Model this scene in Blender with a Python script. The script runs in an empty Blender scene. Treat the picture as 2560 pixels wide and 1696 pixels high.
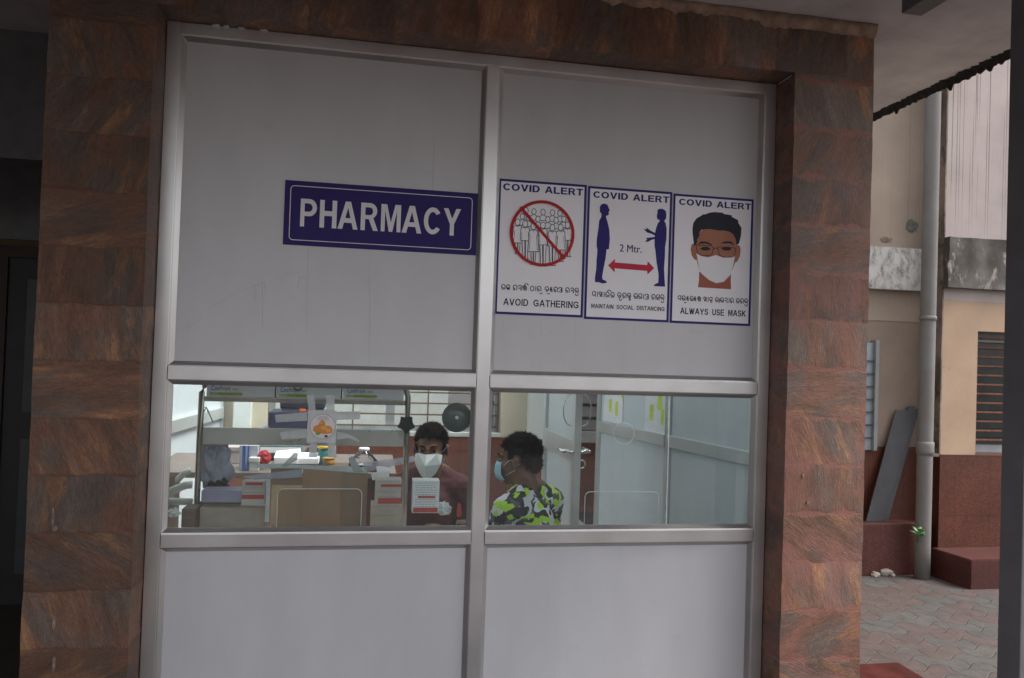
import bpy, bmesh, math, random
from mathutils import Vector, Matrix, noise as mnoise
R = math.radians
scene = bpy.context.scene
col = scene.collection
random.seed(7)

# ------------------------------------------------------------------ camera, sky, sun, exposure
CX, CY, CZ, YAW, PITCH, ROLL, FPX = .7854, -3.0262, 1.6, -.1818, .019, .0337, 1921.7
FW = Vector((-math.sin(YAW)*math.cos(PITCH), math.cos(YAW)*math.cos(PITCH), math.sin(PITCH)))
_r = Vector((math.cos(YAW), math.sin(YAW), 0)); _u = _r.cross(FW)
RT = _r*math.cos(ROLL) + _u*math.sin(ROLL)
UP = _u*math.cos(ROLL) - _r*math.sin(ROLL)
CAM = Vector((CX, CY, CZ))
cam = bpy.data.cameras.new('camera'); cam_o = bpy.data.objects.new('camera', cam); col.objects.link(cam_o)
cam.sensor_width = 36; cam.lens = FPX/2560*36; cam.clip_start = .05; cam.clip_end = 400
cam_o.matrix_world = Matrix(((RT.x, UP.x, -FW.x, CX), (RT.y, UP.y, -FW.y, CY), (RT.z, UP.z, -FW.z, CZ), (0, 0, 0, 1)))
cam.dof.use_dof = True; cam.dof.focus_distance = 3.15; cam.dof.aperture_fstop = 4.5
scene.camera = cam_o

SUN_EL, SUN_AZ = R(58), R(112)        # azimuth clockwise from +Y: high on the right
w = bpy.data.worlds.new("World"); scene.world = w; w.use_nodes = True
nt = w.node_tree; bg = nt.nodes['Background']
sky = nt.nodes.new('ShaderNodeTexSky'); sky.sky_type = 'NISHITA'; sky.sun_disc = False
sky.sun_elevation = SUN_EL; sky.sun_rotation = SUN_AZ; sky.dust_density = 4; sky.air_density = 1.2
hs = nt.nodes.new('ShaderNodeHueSaturation'); hs.inputs['Saturation'].default_value = .22
nt.links.new(sky.outputs[0], hs.inputs['Color']); nt.links.new(hs.outputs[0], bg.inputs['Color'])
bg.inputs['Strength'].default_value = .14
sun = bpy.data.lights.new('sun', 'SUN'); sun.energy = 1.5; sun.angle = R(25); sun.color = (1, .95, .9)
so = bpy.data.objects.new('sun', sun); col.objects.link(so)
sd = Vector((math.sin(SUN_AZ)*math.cos(SUN_EL), math.cos(SUN_AZ)*math.cos(SUN_EL), math.sin(SUN_EL)))
so.rotation_euler = sd.to_track_quat('Z', 'Y').to_euler(); so.location = (4, -8, 9)
scene.view_settings.view_transform = 'Standard'; scene.view_settings.look = 'None'
scene.view_settings.gamma = 1; scene.view_settings.use_curve_mapping = False
scene.view_settings.exposure = 1.36
try:
    scene.cycles.max_bounces = 8; scene.cycles.transparent_max_bounces = 16
except Exception: pass

# ------------------------------------------------------------------ where a sight line meets a real plane (metres)
def ray(px, py): return FW*FPX + RT*(px-1280) - UP*(py-848)
def on_y(px, py, Y): d = ray(px, py); return CAM + d*((Y-CY)/d.y)
def on_z(px, py, Z): d = ray(px, py); return CAM + d*((Z-CZ)/d.z)
def LP(x, y): return (400+x*.338, 930+y*.338)        # left pane survey
def RP(x, y): return (1180+x*.3127, 950+y*.3127)     # right pane survey
def S3(x, y): return (1220+x*.29573, 420+y*.29573)   # posters survey
def lp(x, y, Y): return on_y(*LP(x, y), Y)
def rp(x, y, Y): return on_y(*RP(x, y), Y)

# ------------------------------------------------------------------ object helpers
ORG = {}
def thing(name, label, cat, loc, group=None):
    o = bpy.data.objects.new(name, None); col.objects.link(o)
    o.location = loc; o.empty_display_size = .1
    o['label'] = label; o['category'] = cat
    if group: o['group'] = group
    ORG[o.name] = Vector(loc); return o
def obj(name, bm, mats, parent=None, label=None, cat=None, group=None, kind=None, smooth=False):
    me = bpy.data.meshes.new(name)
    if parent is not None: O = ORG[parent.name]
    else:
        xs = [v.co for v in bm.verts]
        O = Vector(((min(c.x for c in xs)+max(c.x for c in xs))/2, (min(c.y for c in xs)+max(c.y for c in xs))/2, min(c.z for c in xs)))
    for v in bm.verts: v.co -= O
    bm.to_mesh(me); bm.free()
    if not isinstance(mats, (list, tuple)): mats = [mats]
    for m in mats: me.materials.append(m)
    if smooth:
        for p in me.polygons: p.use_smooth = True
    o = bpy.data.objects.new(name, me); col.objects.link(o)
    if parent is not None:
        o.parent = parent; ORG[o.name] = O
    else:
        o.location = O; ORG[o.name] = O
    if label: o['label'] = label
    if cat: o['category'] = cat
    if group: o['group'] = group
    if kind: o['kind'] = kind
    return o
def BM(): return bmesh.new()
def box(bm, x0, x1, y0, y1, z0, z1, bev=0, mi=0, rot=None, piv=None):
    n = len(bm.verts)
    vs = [bm.verts.new((x, y, z)) for x in (x0, x1) for y in (y0, y1) for z in (z0, z1)]
    fs = [(0, 1, 3, 2), (4, 6, 7, 5), (0, 4, 5, 1), (2, 3, 7, 6), (0, 2, 6, 4), (1, 5, 7, 3)]
    F = [bm.faces.new([vs[i] for i in f]) for f in fs]
    for f in F: f.material_index = mi
    if bev:
        r = bmesh.ops.bevel(bm, geom=list({e for f in F for e in f.edges}), offset=bev, segments=2, affect='EDGES', profile=.6)
        for f in r['faces']: f.material_index = mi
    if rot is not None:
        bm.verts.ensure_lookup_table()
        nv = [v for v in bm.verts][n:]
        bmesh.ops.rotate(bm, verts=nv, cent=piv or Vector(((x0+x1)/2, (y0+y1)/2, z0)), matrix=rot)
def poly(bm, pts, y0, t=.0006, mi=0):
    """outline in x,z given thickness t behind plane y0"""
    a = [bm.verts.new((p[0], y0, p[1])) for p in pts]; b = [bm.verts.new((p[0], y0+t, p[1])) for p in pts]
    F = [bm.faces.new(a)]
    n = len(a)
    for i in range(n): F.append(bm.faces.new((a[i], b[i], b[(i+1) % n], a[(i+1) % n])))
    F.append(bm.faces.new(b[::-1]))
    for f in F: f.material_index = mi
    return F
def ribbon(bm, pts, wd, y, closed=False, mi=0):
    if not closed: pts = [p for i, p in enumerate(pts) if i == 0 or abs(p[0]-pts[i-1][0])+abs(p[1]-pts[i-1][1]) > 1e-7]
    n = len(pts); P = [Vector((p[0], p[1])) for p in pts]; L, Rr = [], []
    for i in range(n):
        a = P[(i-1) % n] if (closed or i > 0) else P[i]; b = P[(i+1) % n] if (closed or i < n-1) else P[i]
        d = (b-a); d = d.normalized() if d.length > 1e-9 else Vector((1, 0)); nn = Vector((-d.y, d.x))*wd/2
        if closed or 0 < i < n-1:
            e1 = (P[i]-P[(i-1) % n]); e1 = e1.normalized() if e1.length > 1e-9 else d; e2 = (P[(i+1) % n]-P[i]); e2 = e2.normalized() if e2.length > 1e-9 else d
            mt = Vector((-e1.y-e2.y, e1.x+e2.x))
            if mt.length > .35:
                mt.normalize(); nn = mt*(wd/2/max(.45, mt.dot(Vector((-e1.y, e1.x)))))
        L.append(bm.verts.new((P[i].x+nn.x, y, P[i].y+nn.y))); Rr.append(bm.verts.new((P[i].x-nn.x, y, P[i].y-nn.y)))
    for i in range(n if closed else n-1):
        j = (i+1) % n
        f = bm.faces.new((L[i], Rr[i], Rr[j], L[j])); f.material_index = mi
def tube(bm, pts, r, seg=10, closed=False, mi=0):
    P = [Vector(p) for p in pts]; n = len(P); rings = []
    rr = r if isinstance(r, (list, tuple)) else [r]*n
    for i in range(n):
        a = P[(i-1) % n] if (closed or i > 0) else P[i]; b = P[(i+1) % n] if (closed or i < n-1) else P[i]
        d = (b-a).normalized(); q = Vector((0, 0, 1)) if abs(d.z) < .9 else Vector((1, 0, 0))
        u = d.cross(q).normalized(); v = d.cross(u)
        rings.append([bm.verts.new(P[i] + (u*math.cos(t)+v*math.sin(t))*rr[i]) for t in [2*math.pi*k/seg for k in range(seg)]])
    for i in range(n if closed else n-1):
        A, B = rings[i], rings[(i+1) % n]
        for k in range(seg):
            f = bm.faces.new((A[k], A[(k+1) % seg], B[(k+1) % seg], B[k])); f.material_index = mi; f.smooth = True
    if not closed:
        for q in (rings[0], rings[-1]):
            f = bm.faces.new(q); f.material_index = mi
    bmesh.ops.recalc_face_normals(bm, faces=bm.faces[:])
def lathe(bm, prof, c, seg=24, mi=0, axis='Z'):
    rings = []
    for r, h in prof:
        ring = []
        for k in range(seg):
            t = 2*math.pi*k/seg
            p = (r*math.cos(t), r*math.sin(t), h) if axis == 'Z' else (r*math.cos(t), h, r*math.sin(t))
            ring.append(bm.verts.new(Vector(p)+Vector(c)))
        rings.append(ring)
    for A, B in zip(rings, rings[1:]):
        for k in range(seg):
            f = bm.faces.new((A[k], A[(k+1) % seg], B[(k+1) % seg], B[k])); f.smooth = True; f.material_index = mi
    for q in (rings[0], rings[-1]): bm.faces.new(q).material_index = mi
    bmesh.ops.recalc_face_normals(bm, faces=bm.faces[:])
def circ(cx, cz, r, n=40, a0=0, a1=360, rz=None):
    rz = rz or r
    k = n if a1-a0 >= 360 else n+1
    return [(cx+r*math.cos(R(a0+(a1-a0)*i/n)), cz+rz*math.sin(R(a0+(a1-a0)*i/n))) for i in range(k)]
def rrect(x0, x1, z0, z1, r, n=6):
    out = []
    for cx, cz, a in ((x1-r, z1-r, 0), (x0+r, z1-r, 90), (x0+r, z0+r, 180), (x1-r, z0+r, 270)):
        out += circ(cx, cz, r, n, a, a+90)
    return out

# ------------------------------------------------------------------ material helpers
class NT:
    def __init__(s, name):
        s.m = bpy.data.materials.new(name); s.m.use_nodes = True; s.t = s.m.node_tree
        s.b = s.t.nodes['Principled BSDF']; s.out = s.t.nodes['Material Output']
        s.tc = s.t.nodes.new('ShaderNodeTexCoord').outputs['Object']
    def n(s, typ, **kw):
        d = s.t.nodes.new(typ)
        for k, v in kw.items(): setattr(d, k, v)
        return d
    def l(s, a, b): s.t.links.new(a, b)
    def set(s, i, v):
        if hasattr(v, 'is_output') or isinstance(v, bpy.types.NodeSocket): s.l(v, i)
        else: i.default_value = v
    def math(s, op, a, b=0., c=0., clamp=False):
        d = s.n('ShaderNodeMath', operation=op); d.use_clamp = clamp
        s.set(d.inputs[0], a); s.set(d.inputs[1], b); s.set(d.inputs[2], c); return d.outputs[0]
    def map(s, v, scale=(1, 1, 1), loc=(0, 0, 0), rot=(0, 0, 0)):
        d = s.n('ShaderNodeMapping'); s.l(v, d.inputs[0]); d.inputs['Scale'].default_value = scale
        d.inputs['Location'].default_value = loc; d.inputs['Rotation'].default_value = rot; return d.outputs[0]
    def noise(s, v, sc, det=4, rough=.55, dist=0, colr=False):
        d = s.n('ShaderNodeTexNoise'); s.l(v, d.inputs['Vector']); d.inputs['Scale'].default_value = sc
        d.inputs['Detail'].default_value = det; d.inputs['Roughness'].default_value = rough; d.inputs['Distortion'].default_value = dist
        return d.outputs['Color' if colr else 'Fac']
    def ramp(s, f, stops, interp='LINEAR'):
        d = s.n('ShaderNodeValToRGB'); s.l(f, d.inputs[0]); e = d.color_ramp.elements; d.color_ramp.interpolation = interp
        while len(e) < len(stops): e.new(.5)
        for x, (p, c) in zip(e, stops): x.position = p; x.color = (*c, 1) if not isinstance(c, float) else (c, c, c, 1)
        return d.outputs[0]
    def mix(s, f, a, b, blend='MIX'):
        d = s.n('ShaderNodeMix', data_type='RGBA', blend_type=blend); s.set(d.inputs[0], f)
        for i, v in ((6, a), (7, b)):
            if isinstance(v, tuple): d.inputs[i].default_value = (*v, 1)
            else: s.l(v, d.inputs[i])
        return d.outputs[2]
    def thr(s, f, lo, hi):
        d = s.n('ShaderNodeMapRange'); d.interpolation_type = 'SMOOTHSTEP'; s.set(d.inputs[0], f)
        d.inputs[1].default_value = lo; d.inputs[2].default_value = hi; return d.outputs[0]
    def xyz(s, v):
        d = s.n('ShaderNodeSeparateXYZ'); s.l(v, d.inputs[0]); return d.outputs
    def comb(s, x, y, z):
        d = s.n('ShaderNodeCombineXYZ'); s.set(d.inputs[0], x); s.set(d.inputs[1], y); s.set(d.inputs[2], z); return d.outputs[0]
    def bump(s, h, st=.3, dist=.01):
        d = s.n('ShaderNodeBump'); d.inputs['Strength'].default_value = st; d.inputs['Distance'].default_value = dist
        s.l(h, d.inputs['Height']); s.l(d.outputs[0], s.b.inputs['Normal'])
    def fin(s, c, rough=.6, metal=0., spec=.5):
        s.set(s.b.inputs['Base Color'], (*c, 1) if isinstance(c, tuple) else c)
        s.set(s.b.inputs['Roughness'], rough); s.set(s.b.inputs['Metallic'], metal); s.b.inputs['Specular IOR Level'].default_value = spec
        return s.m
def M(name, c, rough=.6, metal=0., var=.12, vs=9, bump=0., bs=60, spec=.5, stretch=(1, 1, 1)):
    t = NT(name); v = t.map(t.tc, stretch)
    f = t.noise(v, vs, 5)
    lo = tuple(max(0, x*(1-var*1.6)) for x in c); hi = tuple(min(1, x*(1+var*1.6)) for x in c)
    cc = t.ramp(f, [(.25, lo), (.75, hi)])
    if bump: t.bump(t.noise(v, bs, 4), bump, .004)
    rr = t.math('ADD', t.math('MULTIPLY', t.noise(v, vs*1.7, 3), .16), rough-.08)
    return t.fin(cc, rr, metal, spec)

def stone(name, off, mort, pink, axis='Z', period=.198, bright=1.0, mw=.06):
    """split slabs of brown quartzite laid in courses, coloured pointing smeared over the joints"""
    t = NT(name); p = t.xyz(t.tc); a = p['XYZ'.index(axis)]
    q = t.math('ADD', t.math('DIVIDE', a, period), off); wob = t.math('MULTIPLY', t.math('SUBTRACT', t.noise(t.tc, 7, 4), .5), .16)
    q = t.math('ADD', q, wob); idx = t.math('FLOOR', q); fr = t.math('FRACT', q)
    wn = t.n('ShaderNodeTexWhiteNoise', noise_dimensions='1D'); t.set(wn.inputs['W'], idx); rnd = wn.outputs['Value']
    ang = t.math('ADD', t.math('MULTIPLY', t.math('SUBTRACT', rnd, .5), 1.2), t.math('MULTIPLY', t.math('GREATER_THAN', t.math('FRACT', t.math('MULTIPLY', rnd, 7.3)), .58), 1.5))
    if axis == 'X': ang = t.math('ADD', t.math('MULTIPLY', t.math('SUBTRACT', rnd, .5), .5), 1.5)
    ofs = t.comb(t.math('MULTIPLY', idx, 3.7), 0., t.math('MULTIPLY', idx, 1.3))
    va = t.n('ShaderNodeVectorMath', operation='ADD'); t.l(t.tc, va.inputs[0]); t.l(ofs, va.inputs[1])
    vr = t.n('ShaderNodeVectorRotate', rotation_type='Y_AXIS'); t.l(va.outputs[0], vr.inputs['Vector']); t.set(vr.inputs['Angle'], ang)
    v = t.map(vr.outputs[0], (1.7, 4, 7))
    f = t.noise(v, 2.0, 12, .68, .25)
    k = bright
    c = lambda r, g, b: (r*k, g*k, b*k)
    hue = t.noise(t.map(vr.outputs[0], (2.2, 4, 6), (4, 2, 9)), 1.3, 6, .6, .3); hu2 = t.noise(t.map(vr.outputs[0], (1.5, 4, 5.5), (7, 3, 1)), 2.1, 8, .66, .2)
    base = t.mix(t.thr(hue, .40, .60), c(.086, .066, .056), c(.122, .058, .036))
    base = t.mix(t.thr(hu2, .53, .66), base, c(.20, .10, .050))
    base = t.mix(t.thr(t.noise(t.tc, 4.3, 8, .7), .60, .70), base, c(.066, .05, .05))
    fine = t.noise(t.map(vr.outputs[0], (10, 10, 34)), 3.0, 10, .75); grit = t.noise(t.tc, 210, 4, .7)
    base = t.mix(1., base, t.ramp(f, [(.32, .52), (.47, .92), (.55, 1.06), (.72, 1.6)]), 'MULTIPLY')
    base = t.mix(1., base, t.ramp(fine, [(.3, .62), (.7, 1.38)]), 'MULTIPLY')
    base = t.mix(1., base, t.ramp(grit, [(.32, .72), (.68, 1.28)]), 'MULTIPLY')
    base = t.mix(1., base, t.ramp(t.math('FRACT', t.math('MULTIPLY', rnd, 13.7)), [(0., .72), (1., 1.25)]), 'MULTIPLY')
    base = t.mix(t.math('ADD', .04, t.math('MULTIPLY', t.noise(t.tc, 6, 7, .7), .22)), base, c(.125, .075, .058))
    edge = t.math('ABSOLUTE', t.math('SUBTRACT', fr, .5))
    wv = t.math('ADD', .5-mw, t.math('MULTIPLY', t.math('SUBTRACT', t.noise(t.tc, 11, 6, .7), .5), -.22*(1+pink*2)))
    sm = t.math('MULTIPLY', t.thr(t.math('SUBTRACT', edge, wv), -.03, .035), .72)
    if pink:
        zone = t.math('MULTIPLY', t.thr(p[2], 2.62, 2.2), t.thr(t.noise(t.tc, 4.5, 7, .68), .42, .63))
        sm = t.math('MAXIMUM', sm, t.math('MULTIPLY', zone, .75*pink))
    cc = t.mix(sm, base, mort)
    fl = t.thr(t.noise(t.map(t.tc, (28, 28, 7)), 1.6, 3, .5), .735, .76)
    cc = t.mix(t.math('MULTIPLY', fl, .6), cc, (.42, .34, .27))
    h = t.math('ADD', t.math('MULTIPLY', f, 1.), t.math('ADD', t.math('MULTIPLY', fine, .7), t.math('MULTIPLY', grit, .25))); h = t.math('SUBTRACT', h, t.math('MULTIPLY', sm, .35))
    t.bump(h, .6, .008)
    return t.fin(cc, t.math('ADD', t.math('MULTIPLY', f, .25), .42), 0., .35)

def alu(name, c=(.74, .725, .735), rough=.34, metal=.85):
    t = NT(name); f = t.noise(t.map(t.tc, (1.2, 1, 1.2)), 3, 5)
    brushed = t.noise(t.map(t.tc, (90, 90, 1.5)), 2.5, 3)
    cc = t.ramp(f, [(.3, tuple(x*.9 for x in c)), (.7, tuple(min(1, x*1.08) for x in c))])
    sm = t.thr(t.noise(t.tc, 26, 6, .7), .68, .78)
    cc = t.mix(t.math('MULTIPLY', sm, .3), cc, tuple(x*.55 for x in c))
    t.bump(brushed, .04, .001)
    return t.fin(cc, t.math('ADD', t.math('MULTIPLY', f, .2), rough-.1), metal)

def acp(name, c):
    t = NT(name)
    f = t.noise(t.map(t.tc, (2.2, 2.2, .7)), 2, 6, .6); g = t.noise(t.tc, 420, 2)
    cc = t.ramp(f, [(.3, tuple(x*.94 for x in c)), (.7, tuple(x*1.05 for x in c))])
    cc = t.mix(t.math('MULTIPLY', t.thr(t.noise(t.map(t.tc, (3, 3, 5), (1, 0, 5)), 2, 9, .74), .56, .74), .16), cc, tuple(x*.5 for x in c))
    st = t.thr(t.noise(t.map(t.tc, (70, 70, .9)), 1.3, 2, .4), .73, .76)
    cc = t.mix(t.math('MULTIPLY', st, .2), cc, (.1, .095, .09))
    cc = t.mix(1., cc, t.ramp(g, [(.3, .95), (.7, 1.05)]), 'MULTIPLY')
    return t.fin(cc, t.math('ADD', t.math('MULTIPLY', f, .12), .42), .12, .5)

def glassm(name, tint=(.945, .975, .97), refl=1.0):
    t = NT(name); t.t.nodes.remove(t.b)
    tr = t.n('ShaderNodeBsdfTransparent'); tr.inputs[0].default_value = (*tint, 1)
    gl = t.n('ShaderNodeBsdfGlossy'); gl.inputs['Roughness'].default_value = .01; gl.inputs[0].default_value = (.95*refl, 1*refl, 1*refl, 1)
    fr = t.n('ShaderNodeFresnel'); fr.inputs[0].default_value = 1.5
    dust_haze = t.n('ShaderNodeBsdfDiffuse'); dust_haze.inputs[0].default_value = (.60, .68, .71, 1)  # dust film, also tinted bluish to paint a haze over the view inside
    mx = t.n('ShaderNodeMixShader'); t.l(fr.outputs[0], mx.inputs[0]); t.l(tr.outputs[0], mx.inputs[1]); t.l(gl.outputs[0], mx.inputs[2])
    m2 = t.n('ShaderNodeMixShader'); t.l(t.math('ADD', .008, t.math('MULTIPLY', t.thr(t.noise(t.map(t.tc, (1, 1, 2.2)), 4, 9, .75), .48, .8), .05)), m2.inputs[0])
    t.l(mx.outputs[0], m2.inputs[1]); t.l(dust_haze.outputs[0], m2.inputs[2]); t.l(m2.outputs[0], t.out.inputs[0]); return t.m

def film(name, c, alpha, rough=.4):
    t = NT(name); t.fin(t.ramp(t.noise(t.tc, 40, 4), [(.3, tuple(x*.85 for x in c)), (.7, c)]), rough)
    t.set(t.b.inputs['Alpha'], t.math('ADD', alpha-.1, t.math('MULTIPLY', t.noise(t.tc, 25, 4), .2)))
    return t.m

MAT = {}
MAT['stone_l'] = stone('brown_quartzite', .30, (.105, .042, .028), 0., mw=.012, bright=1.2)
MAT['stone_r'] = stone('pink_pointed_quartzite', .02, (.28, .118, .096), .78, mw=.05, bright=1.6)
MAT['stone_t'] = stone('lintel_quartzite', .3, (.12, .06, .045), 0., axis='X', period=.31, bright=1.75, mw=.02)
MAT['mortar'] = M('rough_mortar', (.33, .23, .17), .9, var=.3, vs=18, bump=.8, bs=45)
MAT['alu'] = alu('anodised_aluminium')
MAT['bead'] = alu('shaded_bead_aluminium', (.50, .485, .485), .32, .8)  # darker copy of the frame metal; the reflected dark canopy is in its colour
MAT['alu_in'] = alu('aluminium_inside', (.62, .66, .66), .42, .6)
MAT['acp'] = acp('silver_composite_panel', (.545, .54, .565))
MAT['acp_in'] = acp('blue_grey_composite_panel', (.62, .69, .73))
MAT['glass'] = glassm('window_glass')
MAT['glass_edge'] = M('ground_glass_edge', (.62, .72, .70), .3)
MAT['navy'] = M('navy_vinyl', (.024, .012, .125), .4, var=.05, spec=.18)
MAT['navy_ink'] = M('navy_ink', (.032, .024, .17), .5, var=.05, spec=.18)
MAT['white_ink'] = M('white_vinyl', (.74, .72, .76), .45, var=.03, spec=.18)
MAT['poster'] = M('poster_vinyl', (.86, .845, .90), .42, var=.03, vs=3, spec=.18)
MAT['black_ink'] = M('black_ink', (.025, .025, .04), .5, spec=.18)
MAT['red_ink'] = M('red_ink', (.45, .022, .028), .5, spec=.18)
MAT['pink_ink'] = M('crimson_ink', (.52, .035, .075), .5, spec=.18)
MAT['skin_ink'] = M('printed_skin', (.36, .125, .065), .5, var=.06)
MAT['skin_ink2'] = M('printed_neck', (.33, .075, .04), .5, var=.05)
MAT['plaster'] = M('soffit_plaster', (.52, .485, .49), .85, var=.12, vs=5, bump=.35, bs=30)
MAT['mould'] = M('black_mould', (.008, .007, .006), .95, var=.4, vs=30, bump=1., bs=50)
MAT['steel'] = M('dark_grey_paint', (.125, .12, .132), .5, var=.12, vs=6)

# ------------------------------------------------------------------ ground and paving
def paving():
    t = NT('wavy_interlocking_pavers'); p = t.xyz(t.tc); x, y = p[0], p[1]
    jx = t.math('ADD', x, t.math('MULTIPLY', t.math('SUBTRACT', t.noise(t.tc, 1.1, 3), .5), .05))
    s = t.math('MULTIPLY', t.math('SINE', t.math('MULTIPLY', jx, 2*math.pi/.26)), .038)
    q = t.math('DIVIDE', t.math('ADD', y, s), .125); row = t.math('FLOOR', q); fy = t.math('FRACT', q)
    s2 = t.math('MULTIPLY', t.math('SINE', t.math('MULTIPLY', y, 2*math.pi/.25)), .015)
    q2 = t.math('DIVIDE', t.math('ADD', t.math('ADD', jx, s2), t.math('MULTIPLY', row, .13)), .26); c = t.math('FLOOR', q2); fx = t.math('FRACT', q2)
    wn = t.n('ShaderNodeTexWhiteNoise', noise_dimensions='2D'); t.l(t.comb(row, c, 0.), wn.inputs['Vector'])
    big = t.math('ADD', t.math('MULTIPLY', wn.outputs['Value'], .55), t.math('MULTIPLY', t.noise(t.tc, .9, 3), .6))
    base = t.mix(t.thr(big, .52, .6), (.062, .057, .053), (.058, .038, .035))
    base = t.mix(1., base, t.ramp(t.noise(t.tc, 9, 8, .7), [(.3, .6), (.7, 1.25)]), 'MULTIPLY')
    base = t.mix(1., base, t.ramp(wn.outputs['Value'], [(0., .82), (1., 1.12)]), 'MULTIPLY')
    ey = t.math('ABSOLUTE', t.math('SUBTRACT', fy, .5)); ex = t.math('ABSOLUTE', t.math('SUBTRACT', fx, .5))
    j = t.math('MAXIMUM', t.thr(ey, .44, .485), t.thr(ex, .468, .49))
    base = t.mix(t.math('MULTIPLY', j, .85), base, (.035, .03, .026))
    wet = t.thr(t.noise(t.tc, .8, 5, .6), .52, .66)
    base = t.mix(t.math('MULTIPLY', wet, .5), base, (.07, .06, .05))
    t.bump(t.math('SUBTRACT', t.noise(t.tc, 60, 4), t.math('MULTIPLY', j, 1.4)), .5, .008)
    return t.fin(base, t.math('SUBTRACT', .8, t.math('MULTIPLY', wet, .3)))
bm = BM(); bmesh.ops.create_grid(bm, x_segments=4, y_segments=4, size=60)
obj('ground', bm, paving(), kind='structure', label='grey and red wavy interlocking paving in front of the building', cat='paving')
bm = BM(); k_ = on_z(2245, 1655, .03); box(bm, 2.9, k_.x, -.3, k_.y, .004, .03, .01)
obj('red_kerb_slab', bm, M('red_oxide_cement', (.05, .013, .011), .95, var=.3, spec=.1), label='low red cement slab at the bottom right of the paving', cat='slab')

bm = BM(); box(bm, -16, 16, -9.4, -9.2, 0, 1.75, .02)  # unseen wall, added so the serving glass reflects something dark
obj('added_reflection_wall', bm, M('red_brown_wall', (.10, .055, .04), .85, var=.3, vs=2), label='unseen low red brown wall added across the yard to darken glass reflections', cat='wall')

# ------------------------------------------------------------------ stone surround
XL, XLi, XML, XMR, XRi, XR = 0, .0496, 1.2056, 1.2555, 2.4109, 2.46
ZT, Zt, ZA, ZB, ZC, ZD = 2.7951, 2.75, 1.5127, 1.4624, .8913, .8415
DP = -.14; PL, PR = -.347, 2.824; ZS = 3.03
portal = thing('stone_surround', 'rust brown stone surround framing the aluminium pharmacy counter', 'stone surround', (1.23, DP, 0))
def rough_box(bm, x0, x1, y0, y1, z0, z1, step=.045, amp=.004, seed=0):
    """slab with slightly uneven front"""
    nx = max(2, int((x1-x0)/step)); nz = max(2, int((z1-z0)/step)); g = []
    for i in range(nx+1):
        r_ = []
        for k in range(nz+1):
            x = x0+(x1-x0)*i/nx; z = z0+(z1-z0)*k/nz
            d = mnoise.noise(Vector((x*9+seed, z*9, seed)))*amp
            ex = mnoise.noise(Vector((z*14, seed, x0)))*amp*.7 if i in (0, nx) else 0
            r_.append(bm.verts.new((x+ex, y0+d, z)))
        g.append(r_)
    for i in range(nx):
        for k in range(nz): bm.faces.new((g[i][k], g[i+1][k], g[i+1][k+1], g[i][k+1])).smooth = True
    g = [[bm.verts.new(v.co) for v in r_] for r_ in g]
    bk = {}
    for i in range(nx+1):
        for k in range(nz+1):
            if i in (0, nx) or k in (0, nz): bk[i, k] = bm.verts.new((g[i][k].co.x, y1, g[i][k].co.z))
    loop = [(i, 0) for i in range(nx)]+[(nx, k) for k in range(nz)]+[(i, nz) for i in range(nx, 0, -1)]+[(0, k) for k in range(nz, 0, -1)]
    for a, b in zip(loop, loop[1:]+loop[:1]):
        bm.faces.new((g[b[0]][b[1]], g[a[0]][a[1]], bk[a], bk[b]))
    bmesh.ops.delete(bm, geom=[v for v in bm.verts if not v.link_faces], context='VERTS')
bm = BM(); rough_box(bm, PL, XL-.004, DP, .05, 0, ZT+.002, seed=1); obj('pillar', bm, MAT['stone_l'], portal, label='dark brown left pillar')
bm = BM(); rough_box(bm, XR+.004, PR, DP, .045, 0, ZT+.002, seed=5); obj('pillar', bm, MAT['stone_r'], portal, label='right pillar with pinkish red pointing')
bm = BM(); rough_box(bm, PL, PR, DP+.003, .5, ZT+.003, ZS-.001, amp=.006, seed=9); obj('lintel', bm, MAT['stone_t'], portal)
# rough mortar smeared along the top
bm = BM(); n = 90; prev = None
for i in range(n+1):
    x = 1.42+(PR-1.42)*i/n
    h = .028+.035*abs(mnoise.noise(Vector((x*7, 3, 0))))+.03*abs(mnoise.noise(Vector((x*23, 1, 0))))+(.02 if x > 2.3 else 0); h *= min(1, (x-1.40)/.25)
    t_ = .012+.01*abs(mnoise.noise(Vector((x*31, 8, 2))))
    row = [bm.verts.new((x, DP+.004, ZS-.002)), bm.verts.new((x, DP-t_-.006, ZS-.002)), bm.verts.new((x, DP-t_, ZS-h*.55)), bm.verts.new((x, DP-.003, ZS-h)), bm.verts.new((x, DP+.004, ZS-h))]
    if prev:
        for a in range(4): bm.faces.new((prev[a], row[a], row[a+1], prev[a+1])).smooth = True
    prev = row
obj('mortar_band', bm, MAT['mortar'], portal)

def patch(px, py, w_, h_, Y, par, mat, seed, th=.004):
    c = on_y(px, py, Y); n_ = 26; pts = []
    for i in range(n_):
        t = 2*math.pi*i/n_; k = 1+.3*mnoise.noise(Vector((math.cos(t)*1.7, math.sin(t)*1.7, seed)))+.25*mnoise.noise(Vector((math.cos(t)*5, math.sin(t)*5, seed)))
        pts.append((c.x+w_*k*math.cos(t), c.z+h_*k*math.sin(t)))
    bm = BM(); poly(bm, pts, Y, th); obj('paint_patch', bm, mat, par)
pw_ = M('worn_paint_smear', (.22, .17, .145), .95, var=.5, vs=30, spec=.1)
for px, py, w_, h_, sd in ((132, 1297, .004, .034, 2), (137, 1322, .009, .008, 6), (134, 1560, .004, .02, 5), (134, 1660, .004, .03, 7), (2008, 1190, .004, .010, 9), (2020, 1256, .006, .006, 4)):
    patch(px, py, w_, h_, DP-.0042, portal, pw_, sd, .004)

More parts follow.
